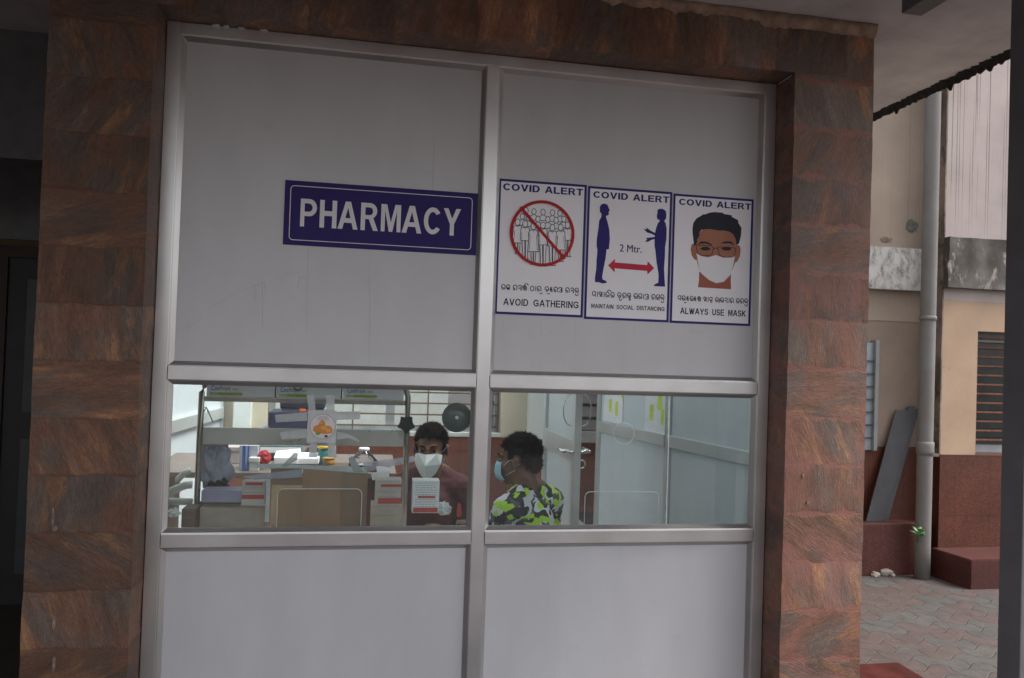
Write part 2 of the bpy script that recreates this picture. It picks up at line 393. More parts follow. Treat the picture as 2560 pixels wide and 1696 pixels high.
# ------------------------------------------------------------------ aluminium screen
screen = thing('pharmacy_screen', 'silver aluminium framed pharmacy front with grey panels and serving glass', 'pharmacy front', (1.23, 0, 0))
bm = BM(); box(bm, XL, XLi, 0, .06, 0, ZT, .0015); obj('stile', bm, MAT['alu'], screen)
bm = BM(); box(bm, XRi, XR, 0, .06, 0, ZT, .0015); obj('stile', bm, MAT['alu'], screen)
bm = BM(); box(bm, XML, XMR, 0, .06, 0, Zt-.0005, .0015); obj('mullion', bm, MAT['alu'], screen)
bm = BM(); box(bm, XLi+.0008, XRi-.0008, .001, .06, Zt, ZT-.001, .0015); obj('head_rail', bm, MAT['alu'], screen)
bays = ((XLi, XML), (XMR, XRi))
for a, b in bays:
    for z0, z1 in ((ZB, ZA), (ZD, ZC), (0, .06)):
        bm = BM(); box(bm, a+.003, b-.003, -.003, .055, z0, z1, .0015); obj('transom', bm, MAT['alu'], screen)
def bead(bm, a, b, z0, z1, wd, dep):
    """mitred glazing bead: slopes inwards from the frame edge"""
    o_ = [(a, z0), (b, z0), (b, z1), (a, z1)]; i_ = [(a+wd, z0+wd), (b-wd, z0+wd), (b-wd, z1-wd), (a+wd, z1-wd)]
    F0 = [bm.verts.new((x, .003, z)) for x, z in o_]; F1 = [bm.verts.new((x+(.004 if x < (a+b)/2 else -.004), .004, z+(.004 if z < (z0+z1)/2 else -.004))) for x, z in o_]
    I = [bm.verts.new((x, dep, z)) for x, z in i_]; I2 = [bm.verts.new((x, dep+.006, z)) for x, z in i_]
    for k in range(4):
        j = (k+1) % 4
        bm.faces.new((F0[k], F0[j], F1[j], F1[k])); bm.faces.new((F1[k], F1[j], I[j], I[k])); bm.faces.new((I[k], I[j], I2[j], I2[k]))
    bmesh.ops.recalc_face_normals(bm, faces=bm.faces[:])
for a, b in bays:
    for z0, z1 in ((ZA, Zt), (ZC, ZB), (.06, ZD)):
        bm = BM(); bead(bm, a, b, z0, z1, .019, .020); obj('glazing_bead', bm, MAT['bead'], screen)
seal = M('grey_sealant', (.42, .46, .48), .4, var=.3, vs=40)
for px, py, w_, h_ in ((540, 53, .030, .007), (566, 58, .022, .006), (602, 62, .028, .005), (660, 68, .03, .004)):
    p_ = on_y(px, py, -.004); bm = BM(); bmesh.ops.create_icosphere(bm, subdivisions=2, radius=1)
    for v in bm.verts: v.co = Vector((v.co.x*w_/2, v.co.y*.006, v.co.z*h_))*(1+.4*mnoise.noise(v.co*2.3+Vector((px, 0, 0))))+Vector((p_.x, -.003, ZT-.001))
    obj('sealant', bm, seal, screen)
bm = BM(); box(bm, XR-.001, XR+.006, -.115, -.012, ZT-.006, ZT-.0005, .002); obj('sealant', bm, seal, screen)
scratch = M('pencil_scratch', (.40, .39, .395), .6)
def scr(bm, pts, wd=.0016):
    ribbon(bm, [(on_y(x*1.0815, y*1.0815, .0215).x, on_y(x*1.0815, y*1.0815, .0215).z) for x, y in pts], wd, .0208, mi=1)
for bi, (a, b) in enumerate(bays):
    for z0, z1 in ((ZA, Zt), (.06, ZD)):
        bm = BM(); box(bm, a+.012, b-.012, .0215, .0265, z0+.012, z1-.012)
        if bi == 0 and z0 == ZA:
            scr(bm, [(588, 698), (589, 660), (612, 652), (613, 680)]); scr(bm, [(606, 652), (607, 700), (606, 760)]); scr(bm, [(688, 668), (693, 640), (708, 643)])
            scr(bm, [(712, 572), (711, 660), (708, 770)], .0012); scr(bm, [(853, 612), (855, 700), (853, 846)], .0014); scr(bm, [(480, 715), (540, 680), (590, 660)], .001)
            scr(bm, [(862, 640), (872, 615), (880, 630)], .001); scr(bm, [(470, 590), (510, 625)], .0008); scr(bm, [(430, 760), (465, 735)], .0008)
        if bi == 1 and z0 == ZA:
            for x, y0, y1 in ((1165, 745, 790), (1250, 745, 775), (1330, 748, 800), (1466, 752, 778)): scr(bm, [(x, y0), (x, y1)], .0009)
        obj('panel', bm, [MAT['acp'], scratch], screen)
# glass panes, ground edges of the speaking holes and serving hatches
bm = BM(); box(bm, XLi+.012, XML-.012, .022, .0265, ZC+.012, ZB-.012); gl = obj('glass_pane', bm, MAT['glass'], screen)
xe = on_y(1669, 1150, .02).x
bm = BM(); box(bm, XMR+.012, xe, .022, .0265, ZC+.012, ZB-.012); gr = obj('glass_pane', bm, MAT['glass'], screen)
bm = BM(); box(bm, xe-.012, XRi-.012, .030, .0345, ZC+.012, ZB-.012); gr2 = obj('glass_pane', bm, MAT['glass'], screen)
bm = BM(); box(bm, xe+.0005, xe+.0045, .0218, .0268, ZC+.012, ZB-.012); obj('polished_edge', bm, MAT['glass_edge'], gr)
def edge_curve(name, pts, par, closed, r=.0013):
    bm = BM(); tube(bm, [(x, .0205, z) for x, z in pts], r, 6, closed); obj(name, bm, MAT['glass_edge'], par, smooth=True)
c = rp(1215, 430, .02); edge_curve('speaking_hole_edge', circ(c.x, c.z, .0445, 40), gr, True)
def hatch(P, x0, x1, yt, par):
    a, b = P(x0, yt, .02), P(x1, yt, .02); zb = ZC+.02; r = .022
    pts = [(a.x, zb)]+circ(a.x+r, (a.z+b.z)/2-r, r, 6, 180, 90)+circ(b.x-r, (a.z+b.z)/2-r, r, 6, 90, 0)+[(b.x, zb)]
    edge_curve('serving_hatch_edge', pts, par, False)
hatch(rp, 905, 1492, 896, gr); hatch(lp, 872, 1495, 866, gl)
c = lp(2190, 340, .02); DISC = (c.x, c.z)

# ------------------------------------------------------------------ lettering helpers
def text_mesh(bm, body, x0, x1, z0, z1, y, bold=0., mi=0):
    cu = bpy.data.curves.new('lettering', 'FONT'); cu.body = body; cu.size = 1; cu.offset = bold; cu.resolution_u = 4; cu.space_character = 1.03
    o = bpy.data.objects.new('lettering', cu); col.objects.link(o)
    dg = bpy.context.evaluated_depsgraph_get(); me = bpy.data.meshes.new_from_object(o.evaluated_get(dg))
    xs = [v.co.x for v in me.vertices]; ys = [v.co.y for v in me.vertices]
    ax, bx, ay, by = min(xs), max(xs), min(ys), max(ys)
    vs = [bm.verts.new((x0+(v.co.x-ax)/(bx-ax)*(x1-x0), y, z0+(v.co.y-ay)/(by-ay)*(z1-z0))) for v in me.vertices]
    for p in me.polygons:
        try: bm.faces.new([vs[i] for i in p.vertices]).material_index = mi
        except ValueError: pass
    bpy.data.objects.remove(o); bpy.data.curves.remove(cu); bpy.data.meshes.remove(me)
CAPS = {}
def A(cx, cy, rx, ry, a0, a1, n=9): return [(cx+rx*math.cos(R(a0+(a1-a0)*i/n)), cy+ry*math.sin(R(a0+(a1-a0)*i/n))) for i in range(n+1)]
DOME = A(.5, .55, .45, .42, 205, -25)
G = {  # strokes of the Odia letters used on the three posters, in a unit box: (strokes, advance)
 'ja': ([DOME, [(.9, .4), (.9, .06)], A(.36, .3, .22, .22, 80, 400), [(.58, .3), (.9, .3)]], 1.05),
 'na': ([A(.42, .6, .36, .36, 300, 0), [(.78, .95), (.78, .05)], A(.42, .28, .22, .2, 90, 430)], 1.),
 'ga': ([DOME, [(.93, .4), (.8, .05)], A(.3, .22, .18, .18, 0, 360)], 1.05),
 'ha': ([A(.5, .72, .36, .24, 190, -60), [(.6, .5), (.25, .42)], A(.5, .24, .34, .22, 160, -60), [(.85, .2), (.95, .02)]], 1.),
 'lla': ([DOME, A(.5, .3, .2, .22, 0, 360), [(.93, .4), (.93, .05)], A(.5, .62, .18, .16, 0, 360)], 1.05),
 'i': ([A(-.25, 1.0, .42, .32, 180, 0)], .02),
 'ttha': ([A(.5, .48, .44, .44, 0, 360, 16)], 1.),
 'aa': ([[(.25, .95), (.25, .04)]], .45),
 'ra': ([DOME, [(.93, .4), (.93, .05)], A(.34, .26, .2, .2, 0, 360)], 1.05),
 'u': ([A(-.2, -.22, .26, .16, 180, 380)], .02),
 'uu': ([A(-.3, -.2, .3, .18, 120, 380), [(-.02, -.2), (.1, .0)]], .05),
 'da': ([DOME, [(.93, .4), (.62, .08)], A(.5, .28, .18, .2, 0, 300)], 1.),
 'e': ([A(.4, .5, .32, .4, 60, 330), A(.4, .5, .12, .14, 0, 360)], .82),
 'ii': ([A(.42, .68, .36, .27, 200, -80), A(.46, .26, .34, .22, 100, -180), [(.86, .9), (.9, .06)]], 1.05),
 'ntu': ([DOME, A(.42, .35, .2, .16, 0, 360), [(.93, .4), (.8, .05)], A(.55, -.18, .35, .24, 150, 400)], 1.05),
 'sa': ([A(.35, .6, .3, .33, 90, 330), [(.35, .93), (.82, .93), (.82, .05)], [(.3, .3), (.82, .35)]], 1.),
 'ma': ([A(.35, .7, .27, .24, 0, 300), [(.62, .7), (.3, .1)], [(.82, .95), (.82, .05)], [(.3, .12), (.82, .3)]], 1.),
 'ka': ([DOME, [(.93, .4), (.75, .08)], A(.38, .3, .24, .22, 90, 420), [(.62, .5), (.62, .1)]], 1.08),
 'tva': ([DOME, A(.5, .38, .2, .18, 0, 360), [(.93, .4), (.75, .08)], A(.75, -.12, .2, .16, 0, 360)], 1.08),
 'ba': ([DOME, [(.93, .4), (.93, .05)], A(.42, .3, .22, .22, 0, 360), [(.64, .2), (.93, .12)]], 1.05),
 'kha': ([A(.34, .62, .28, .3, 60, 350), [(.6, .9), (.85, .95), (.85, .05)], A(.38, .22, .2, .17, 0, 360)], 1.02),
 'ska': ([A(.35, .62, .28, .3, 90, 330), [(.35, .93), (.8, .93), (.8, .35)], A(.62, .1, .24, .2, 0, 330)], 1.),
 'bya': ([DOME, [(.93, .4), (.93, .05)], A(.42, .3, .22, .22, 0, 360), A(1.12, .4, .18, .42, 80, -100)], 1.35),
}
W1 = [['ja', 'na'], ['ga', 'ha', 'lla', 'i'], ['ttha', 'aa', 'ra', 'u'], ['da', 'u', 'e', 'ra', 'ii'], ['ra', 'ha', 'ntu']]
W2 = [['sa', 'aa', 'ma', 'aa', 'ja', 'i', 'ka'], ['da', 'uu', 'ra', 'tva'], ['ba', 'ja', 'aa', 'ii'], ['ra', 'kha', 'ntu']]
W3 = [['sa', 'ba', 'u', 'e', 'ba', 'e', 'lla'], ['ma', 'aa', 'ska'], ['bya', 'ba', 'ha', 'aa', 'ra'], ['ka', 'ra', 'ntu']]
def odia(bm, words, x0, x1, z0, z1, y, mi=0):
    tot = sum(sum(G[g][1]+.12 for g in wd_) for wd_ in words)+.55*(len(words)-1)
    sx = (x1-x0)/tot; sz = z1-z0; x = x0; k = 0
    for wd_ in words:
        for g in wd_:
            st, adv = G[g]
            for s in st:
                ribbon(bm, [(x+p*sx, z0+q*sz) for p, q in s], .0033, y-.00004*(k % 8), mi=mi); k += 1
            x += (adv+.12)*sx
        x += .55*sx

def E_(cx, cy, rx, ry, a0, a1, n=12): return A(cx, cy, rx, ry, a0, a1, n)
BOLD = {  # heavy grotesque capitals as outlines in a unit box
 'P': [[(0, 0), (0, 1), (.52, 1)]+E_(.54, .69, .46, .31, 90, -90)+[(.25, .38), (.25, 0)], [(.25, .54), (.25, .84), (.48, .84)]+E_(.5, .69, .23, .15, 90, -90)],
 'H': [[(0, 0), (0, 1), (.27, 1), (.27, .61), (.73, .61), (.73, 1), (1, 1), (1, 0), (.73, 0), (.73, .43), (.27, .43), (.27, 0)]],
 'A': [[(0, 0), (.37, 1), (.63, 1), (1, 0), (.77, 0), (.69, .23), (.31, .23), (.23, 0)], [(.37, .40), (.5, .78), (.63, .40)]],
 'R': [[(0, 0), (0, 1), (.52, 1)]+E_(.52, .715, .41, .285, 90, -62)+[(1, 0), (.72, 0), (.46, .41), (.25, .41), (.25, 0)], [(.25, .56), (.25, .84), (.48, .84)]+E_(.5, .70, .19, .14, 90, -90)],
 'M': [[(0, 0), (0, 1), (.29, 1), (.5, .34), (.71, 1), (1, 1), (1, 0), (.80, 0), (.80, .77), (.59, 0), (.41, 0), (.20, .77), (.20, 0)]],
 'C': [E_(.52, .5, .52, .5, 36, 324, 26)+E_(.52, .5, .27, .33, 318, 42, 22)],
 'Y': [[(.38, 0), (.38, .42), (0, 1), (.27, 1), (.5, .62), (.73, 1), (1, 1), (.62, .42), (.62, 0)]],
 'O': [E_(.5, .5, .5, .5, 0, 348, 29), E_(.5, .5, .27, .33, 0, 348, 29)], 'V': [[(0, 1), (.25, 1), (.5, .26), (.75, 1), (1, 1), (.62, 0), (.38, 0)]], 'I': [[(0, 0), (0, 1), (1, 1), (1, 0)]],
 'D': [[(0, 0), (0, 1), (.45, 1)]+E_(.48, .5, .52, .5, 90, -90)+[(.4, 0)], [(.26, .17), (.26, .83), (.44, .83)]+E_(.46, .5, .27, .33, 90, -90)],
 'L': [[(0, 0), (0, 1), (.30, 1), (.30, .17), (1, .17), (1, 0)]], 'E': [[(0, 0), (0, 1), (.96, 1), (.96, .83), (.28, .83), (.28, .60), (.9, .60), (.9, .43), (.28, .43), (.28, .17), (1, .17), (1, 0)]],
 'T': [[(.36, 0), (.36, .83), (0, .83), (0, 1), (1, 1), (1, .83), (.64, .83), (.64, 0)]]}
BW = dict(P=.9, H=1., A=1.08, R=1., M=1.15, C=1.02, Y=1., O=1.12, V=1.05, I=.28, D=1., L=.86, E=.92, T=.92)
def bold_glyph(bm, ch, x0, x1, z0, z1, y, mi=0):
    es = []
    for lp_ in BOLD[ch]:
        vs = [bm.verts.new((x0+(x1-x0)*p, y, z0+(z1-z0)*q)) for i, (p, q) in enumerate(lp_) if i == 0 or (abs(p-lp_[i-1][0])+abs(q-lp_[i-1][1])) > 1e-5]
        es += [bm.edges.new((vs[i], vs[(i+1) % len(vs)])) for i in range(len(vs))]
    for g in bmesh.ops.triangle_fill(bm, edges=es, use_beauty=True)['geom']:
        if isinstance(g, bmesh.types.BMFace): g.material_index = mi
def bold_text(bm, body, x0, x1, z0, z1, y, gap=.16, space=.45):
    tot = sum(space if ch == ' ' else BW[ch] for ch in body)+gap*(len(body)-1); k = (x1-x0)/tot; x = x0
    for ch in body:
        w_ = (space if ch == ' ' else BW[ch])*k
        if ch != ' ': bold_glyph(bm, ch, x, x+w_, z0, z1, y)
        x += w_+gap*k
CAPS.update({  # grotesque capitals as centre lines in a box 1 high: (strokes, width)
 'A': ([[(.0, 0), (.36, 1), (.44, 1), (.80, 0)], [(.16, .31), (.64, .31)]], .80), 'C': ([A(.40, .5, .40, .5, 38, 322, 20)], .76), 'D': ([[(0, 0), (0, 1)], [(.06, 1), (.30, 1)]+A(.30, .5, .40, .5, 90, -90, 14)+[(.06, 0)]], .70),
 'E': ([[(.6, 1), (0, 1), (0, 0), (.62, 0)], [(0, .52), (.54, .52)]], .62), 'G': ([A(.42, .5, .42, .5, 40, 320, 20)+[(.78, .14), (.78, .46), (.46, .46)]], .80), 'H': ([[(0, 0), (0, 1)], [(.66, 0), (.66, 1)], [(0, .53), (.66, .53)]], .66),
 'I': ([[(0, 0), (0, 1)]], .0), 'K': ([[(0, 0), (0, 1)], [(.64, 1), (.04, .38)], [(.24, .58), (.68, 0)]], .68), 'L': ([[(0, 1), (0, 0), (.56, 0)]], .56), 'M': ([[(0, 0), (0, 1), (.08, 1), (.40, .06), (.72, 1), (.80, 1), (.80, 0)]], .80),
 'N': ([[(0, 0), (0, 1), (.05, 1), (.61, 0), (.66, 0), (.66, 1)]], .66), 'O': ([A(.42, .5, .42, .5, 0, 360, 24)], .84), 'P': ([[(0, 0), (0, 1)], [(.06, 1), (.34, 1)]+A(.34, .73, .27, .27, 90, -90, 10)+[(.06, .46)]], .61),
 'R': ([[(0, 0), (0, 1)], [(.06, 1), (.36, 1)]+A(.36, .74, .26, .26, 90, -90, 10)+[(.06, .48)], [(.36, .48), (.66, 0)]], .66), 'S': ([A(.31, .74, .29, .26, 20, 250, 10)+A(.32, .25, .31, .25, 80, -160, 10)], .62), 'T': ([[(0, 1), (.64, 1)], [(.32, 1), (.32, 0)]], .64),
 'U': ([[(0, 1), (0, .32)]+A(.32, .32, .32, .32, 180, 360, 12)+[(.64, 1)]], .64), 'V': ([[(0, 1), (.33, 0), (.39, 0), (.72, 1)]], .72), 'W': ([[(0, 1), (.24, 0), (.30, 0), (.50, .95), (.54, .95), (.74, 0), (.80, 0), (1.04, 1)]], 1.04), 'Y': ([[(0, 1), (.36, .42), (.72, 1)], [(.36, .42), (.36, 0)]], .72)})
def caps(bm, body, x0, x1, z0, z1, y, wt, gap=.30, space=.5, mi=0, tx=None):
    """lettering with strokes of weight wt (metres); tx stretches the upright strokes"""
    tot = sum((space if ch == ' ' else CAPS[ch][1]) for ch in body)+gap*(len(body)-1)
    h = wt/2; sx = (x1-x0-wt)/tot; sz = z1-z0-wt; x = x0+h; k = 0
    for ch in body:
        if ch != ' ':
            for st in CAPS[ch][0]:
                P = [(x+p*sx, z0+h+q*sz) for p, q in st]
                if (P[0][0]-P[-1][0])**2+(P[0][1]-P[-1][1])**2 > 1e-9:      # square ends reach the full height and width
                    for e, o_ in ((0, 1), (-1, -2)):
                        d = Vector(P[e])-Vector(P[o_]); d = d.normalized()*(h if abs(d.z if len(d) > 2 else d.y) > 1e-6 or True else 0)
                        if ch in 'AVWYKR' and abs(d.x) > h*.2: d *= .75
                        P[e] = (P[e][0]+d.x, P[e][1]+d.y)
                    ribbon(bm, P, wt, y-.00006*(k % 4), mi=mi)
                else: ribbon(bm, P[:-1], wt, y-.00006*(k % 4), True, mi=mi)
                k += 1
            x += CAPS[ch][1]*sx
        else: x += space*sx
        x += gap*sx

# ------------------------------------------------------------------ PHARMACY sign
YS = .0185
sign = thing('pharmacy_sign', 'navy blue PHARMACY sign with thin white border line on the left panel', 'sign', (.812, YS, 1.988))
bm = BM(); box(bm, .442, 1.186, YS, .0213, 1.988, 2.236); obj('board', bm, MAT['navy'], sign)
bm = BM(); ribbon(bm, rrect(.464, 1.165, 2.008, 2.216, .014), .0028, YS-.0004, True); obj('border_line', bm, MAT['white_ink'], sign)
def S8(x, y): return on_y(640+x*.25349, 420+y*.25349, YS)
bm = BM(); zz0, zz1 = (S8(432, 578).z+S8(1945, 668).z)/2, (S8(445, 303).z+S8(2020, 408).z)/2
for ch, u0, u1, v0, v1 in (('P', 438, 600, 578, 305), ('H', 629, 797, 592, 320), ('A', 808, 1006, 605, 335), ('R', 1034, 1206, 620, 345), ('M', 1233, 1428, 632, 360), ('A', 1440, 1634, 645, 375), ('C', 1655, 1826, 655, 388), ('Y', 1848, 2018, 666, 402)):
    bold_glyph(bm, ch, S8(u0, (v0+v1)/2).x, S8(u1, (v0+v1)/2).x, zz0, zz1, YS-.0004)
obj('lettering', bm, MAT['white_ink'], sign)

# ------------------------------------------------------------------ the three posters
def s3(x, y): p = on_y(*S3(x, y), YS); return (p.x, p.z)
def s3box(x0, yl0, yl1, x1, yr0, yr1):
    """text box from the letters' left top/bottom and right top/bottom"""
    a, b, c_, d = s3(x0, yl0), s3(x0, yl1), s3(x1, yr0), s3(x1, yr1)
    return (a[0]+b[0])/2, (c_[0]+d[0])/2, (b[1]+d[1])/2, (a[1]+c_[1])/2
def poster(label, x0, x1, z0, z1, head, sub, sub_txt, od, od_box):
    p = thing('warning_poster', label, 'poster', ((x0+x1)/2, YS, z0), 'covid warning posters')
    bm = BM(); box(bm, x0, x1, YS, .0213, z0, z1); obj('sheet', bm, MAT['poster'], p)
    bm = BM(); h = .0045; ribbon(bm, [(x0+h, z0+h), (x1-h, z0+h), (x1-h, z1-h), (x0+h, z1-h)], .0095, YS-.0003, True); obj('border', bm, MAT['navy_ink'], p)
    bm = BM(); hb_ = s3box(*head)
    for k, (ox, oz) in enumerate(((0, 0), (.0009, 0), (.0004, -.0007))): bold_text(bm, 'COVID ALERT', hb_[0]+ox, hb_[1]+ox, hb_[2]+oz, hb_[3]+oz, YS-.0003-.00008*k)
    obj('heading', bm, MAT['navy_ink'], p)
    bm = BM(); odia(bm, od, *s3box(*od_box), YS-.0003); obj('odia_caption', bm, MAT['black_ink'], p); bm = BM(); caps(bm, sub_txt, *s3box(*sub), YS-.0003, .0029 if len(sub_txt) > 20 else .0045, gap=.36)
    obj('english_caption', bm, MAT['black_ink'], p)
    return p
p1 = poster('white poster with a crowd struck out inside a red ring, reading AVOID GATHERING', 1.270, 1.636, 1.758, 2.303,
            (128, 130, 190, 802, 178, 232), (130, 1103, 1160, 765, 1130, 1190), 'AVOID GATHERING', W1, (112, 985, 1030, 772, 1015, 1062))
p2 = poster('white poster of two navy standing figures and a red double arrow, reading 2 Mtr.', 1.642, 2.008, 1.753, 2.300,
            (890, 193, 250, 1530, 247, 298), (873, 1148, 1185, 1492, 1177, 1212), 'MAINTAIN SOCIAL DISTANCING', W2, (880, 1040, 1090, 1495, 1075, 1122))
p3 = poster('white poster of a masked face with glasses, reading ALWAYS USE MASK', 2.014, 2.377, 1.752, 2.295,
            (1615, 255, 308, 2222, 308, 358), (1625, 1178, 1232, 2178, 1210, 1262), 'ALWAYS USE MASK', W3, (1605, 1075, 1118, 2200, 1110, 1155))
# struck-out crowd
bm = BM(); ly = [YS-.0003]
def lay(): ly[0] -= .00003; return ly[0]
def shape(bm, pts, lw=.0025, fill=0, line=1):
    q = [s3(*a) for a in pts]; y = lay()
    vs = [bm.verts.new((a[0], y, a[1])) for a in q]; f = bm.faces.new(vs); f.material_index = fill
    ribbon(bm, q, lw, lay(), True, mi=line)
def head(bm, x, y, r=22):
    shape(bm, [(x+r*.86*math.cos(R(t)), y+r*1.15*math.sin(R(t))) for t in range(0, 360, 24)])
def bust(bm, x, y):
    shape(bm, [(x-36, y+72), (x-32, y+40), (x-9, y+28), (x-8, y+16), (x+8, y+16), (x+9, y+28), (x+32, y+42), (x+36, y+74)]); head(bm, x, y)
for x, y in ((322, 362), (388, 370), (465, 374), (545, 380), (608, 384)): bust(bm, x, y)
for x, y in ((290, 412), (340, 424), (422, 434), (505, 438), (575, 444), (640, 434)): bust(bm, x, y)
def stander(bm, x, y, foot, skirt):
    hem = y+(foot-y)*(.66 if skirt else .48); sh = y+36
    for s in (-1, 1):
        wl = 11 if skirt else 15
        shape(bm, [(x+s*4, hem-6), (x+s*(4+wl*1.5), hem-6), (x+s*(4+wl*.95), foot-12), (x+s*(12+wl), foot), (x+s*3, foot)])
    shape(bm, [(x-10, sh-8), (x-34, sh), (x-40, sh+70), (x-46 if skirt else x-36, hem), (x+46 if skirt else x+36, hem), (x+40, sh+70), (x+34, sh), (x+10, sh-8)])
    for s in (-1, 1): ribbon(bm, [s3(x+s*27, sh+34), s3(x+s*29, sh+90), s3(x+s*(34 if skirt else 24), hem-12)], .0018, lay(), mi=1)
    ribbon(bm, [s3(x-9, sh-8), s3(x, sh+4), s3(x+9, sh-8)], .0018, lay(), mi=1); head(bm, x, y, 24)
for a in ((250, 460, 725, 1), (672, 485, 752, 0), (313, 475, 770, 0), (613, 505, 792, 1), (382, 497, 818, 1), (543, 508, 826, 0), (463, 487, 832, 0)): stander(bm, *a)
a = s3(458, 555)
ribbon(bm, circ(a[0], a[1], .1285, 64), .0125, lay(), True, mi=2)
ribbon(bm, [s3(272, 333), s3(648, 772)], .0125, lay(), mi=2)
obj('pictogram', bm, [MAT['poster'], MAT['black_ink'], MAT['red_ink']], p1)
# two figures keeping apart
bm = BM(); ly = [YS-.0003]
def flat(bm, pts, mi=0):
    y = lay(); vs = [bm.verts.new((s3(*p)[0], y, s3(*p)[1])) for p in pts]
    e = [bm.edges.new((vs[i], vs[(i+1) % len(vs)])) for i in range(len(vs))]
    r = bmesh.ops.triangle_fill(bm, edges=e, use_beauty=True)
    for g in r['geom']:
        if isinstance(g, bmesh.types.BMFace): g.material_index = mi
flat(bm, [(945, 330), (960, 308), (985, 302), (1010, 312), (1021, 340), (1029, 360), (1020, 373), (1022, 393), (1012, 403), (998, 405), (998, 420), (1010, 455), (1025, 520), (1030, 600), (1022, 688), (1002, 690), (995, 760), (975, 860), (965, 920), (968, 943), (1000, 958), (1003, 973), (970, 978), (930, 966), (905, 968), (903, 930), (915, 850), (918, 780), (925, 690), (918, 660), (920, 600), (935, 500), (940, 445), (958, 415), (960, 390), (945, 370)])
flat(bm, [(1432, 355), (1455, 346), (1480, 348), (1503, 365), (1508, 395), (1505, 430), (1490, 448), (1502, 470), (1510, 520), (1508, 600), (1497, 670), (1495, 760), (1488, 850), (1493, 950), (1497, 1005), (1402, 1000), (1405, 988), (1440, 970), (1442, 900), (1425, 800), (1415, 700), (1408, 660), (1407, 602), (1380, 610), (1352, 626), (1328, 624), (1345, 606), (1335, 594), (1365, 590), (1408, 584), (1411, 573), (1380, 557), (1345, 547), (1314, 517), (1343, 519), (1338, 503), (1371, 529), (1412, 551), (1418, 520), (1435, 470), (1452, 450), (1448, 440), (1432, 434), (1426, 408), (1432, 385)])
flat(bm, [(1015, 825), (1075, 768), (1072, 800), (1345, 822), (1350, 790), (1405, 848), (1348, 902), (1345, 872), (1070, 850), (1070, 885)], 1)
q_ = s3box(1113, 645, 706, 1297, 658, 722)
for k in range(3): text_mesh(bm, '2 Mtr.', q_[0]+.0006*k, q_[1]+.0006*k, q_[2], q_[3], YS-.0003-.00008*k)
obj('pictogram', bm, [MAT['navy_ink'], MAT['pink_ink']], p2)
# masked face
bm = BM(); ly = [YS-.0003]
flat(bm, [(1785, 880), (2055, 890), (2052, 960), (2055, 1027), (1775, 1010), (1783, 950)], 1)
flat(bm, [(1735, 640), (1720, 650), (1712, 690), (1722, 740), (1745, 775), (1765, 780), (1770, 660)], 0)
flat(bm, [(2105, 655), (2125, 655), (2136, 690), (2128, 750), (2105, 795), (2085, 800), (2090, 670)], 0)
flat(bm, [(1760, 580), (1830, 500), (2050, 510), (2100, 590), (2104, 690), (2090, 800), (2062, 870), (2040, 900), (1930, 960), (1800, 890), (1768, 800), (1752, 700)], 0)
flat(bm, [(1728, 520), (1735, 468), (1762, 428), (1828, 390), (1832, 396), (1870, 380), (1915, 374), (1985, 380), (1992, 390), (2040, 398), (2062, 402), (2060, 415), (2112, 440), (2118, 470), (2143, 508), (2138, 575), (2122, 640), (2102, 655), (2092, 600), (2072, 560), (2040, 540), (1985, 528), (1960, 532), (1880, 518), (1806, 522), (1782, 556), (1790, 570), (1765, 610), (1770, 625), (1752, 655), (1742, 660), (1730, 560)], 2)
flat(bm, [(1762, 722), (1800, 745), (1860, 758), (1925, 738), (1990, 760), (2050, 758), (2088, 742), (2072, 830), (2050, 905), (1992, 964), (1930, 976), (1870, 950), (1800, 890), (1778, 815)], 3)
flat(bm, [(1768, 650), (1800, 622), (1850, 625), (1890, 645), (1890, 655), (1840, 640), (1800, 642)], 2)
flat(bm, [(1962, 640), (2000, 622), (2050, 622), (2080, 645), (2075, 652), (2040, 638), (2000, 640)], 2)
for cx in (1838, 2015):
    flat(bm, [(cx-46, 684), (cx-20, 668), (cx+20, 668), (cx+46, 688), (cx+15, 700), (cx-20, 698)], 2)
for x0, x1, y0, y1 in ((1758, 1905, 652, 742), (1942, 2094, 668, 756)):
    ribbon(bm, [s3(*q) for q in ((x0, y0), (x1-15, y0+8), (x1, y0+25), (x1-12, y1-10), (x1-40, y1), (x0+45, y1), (x0+12, y1-22))], .0028, lay(), True, mi=2)
ribbon(bm, [s3(1903, 684), s3(1924, 676), s3(1944, 690)], .0028, lay(), mi=2)
obj('pictogram', bm, [MAT['skin_ink'], MAT['skin_ink2'], MAT['black_ink'], M('printed_white', (.78, .78, .82), .45, var=.02)], p3)

# ------------------------------------------------------------------ canopy, steel post and beam
CF = -3.4
can = thing('concrete_canopy', 'grey plastered concrete canopy over the pharmacy front with black mouldy edge', 'canopy', (.3, -.5, ZS))
bm = BM(); box(bm, -3.2, 3.572, CF, .12, ZS, ZS+.16); box(bm, -3.2, -.46, .1205, 2.25, ZS, ZS+.16); box(bm, 2.845, 3.572, .1205, 4.6, ZS, ZS+.16)
obj('slab', bm, MAT['plaster'], can)
bm = BM(); prev = None; n = 640
for i in range(n+1):
    y = CF+(4.6-CF)*i/n
    k = mnoise.noise(Vector((y*13, 2, 5))); k2 = mnoise.noise(Vector((y*41, 7, 1)))+.6*mnoise.noise(Vector((y*97, 4, 1)))
    wi = .042+.009*k+.020*k2; dr = .024+.014*k2+.007*abs(k)
    if mnoise.noise(Vector((y*60, 9, 9))) > .45: dr += .02
    row = [bm.verts.new(v) for v in ((3.574-wi, y, ZS-.001), (3.574-wi*.5, y, ZS-.006), (3.572, y, ZS-dr), (3.585, y, ZS-dr*.9), (3.59, y, ZS+.06), (3.572, y, ZS+.06))]
    if prev:
        for a in range(5): bm.faces.new((prev[a], row[a], row[a+1], prev[a+1])).smooth = True
    prev = row
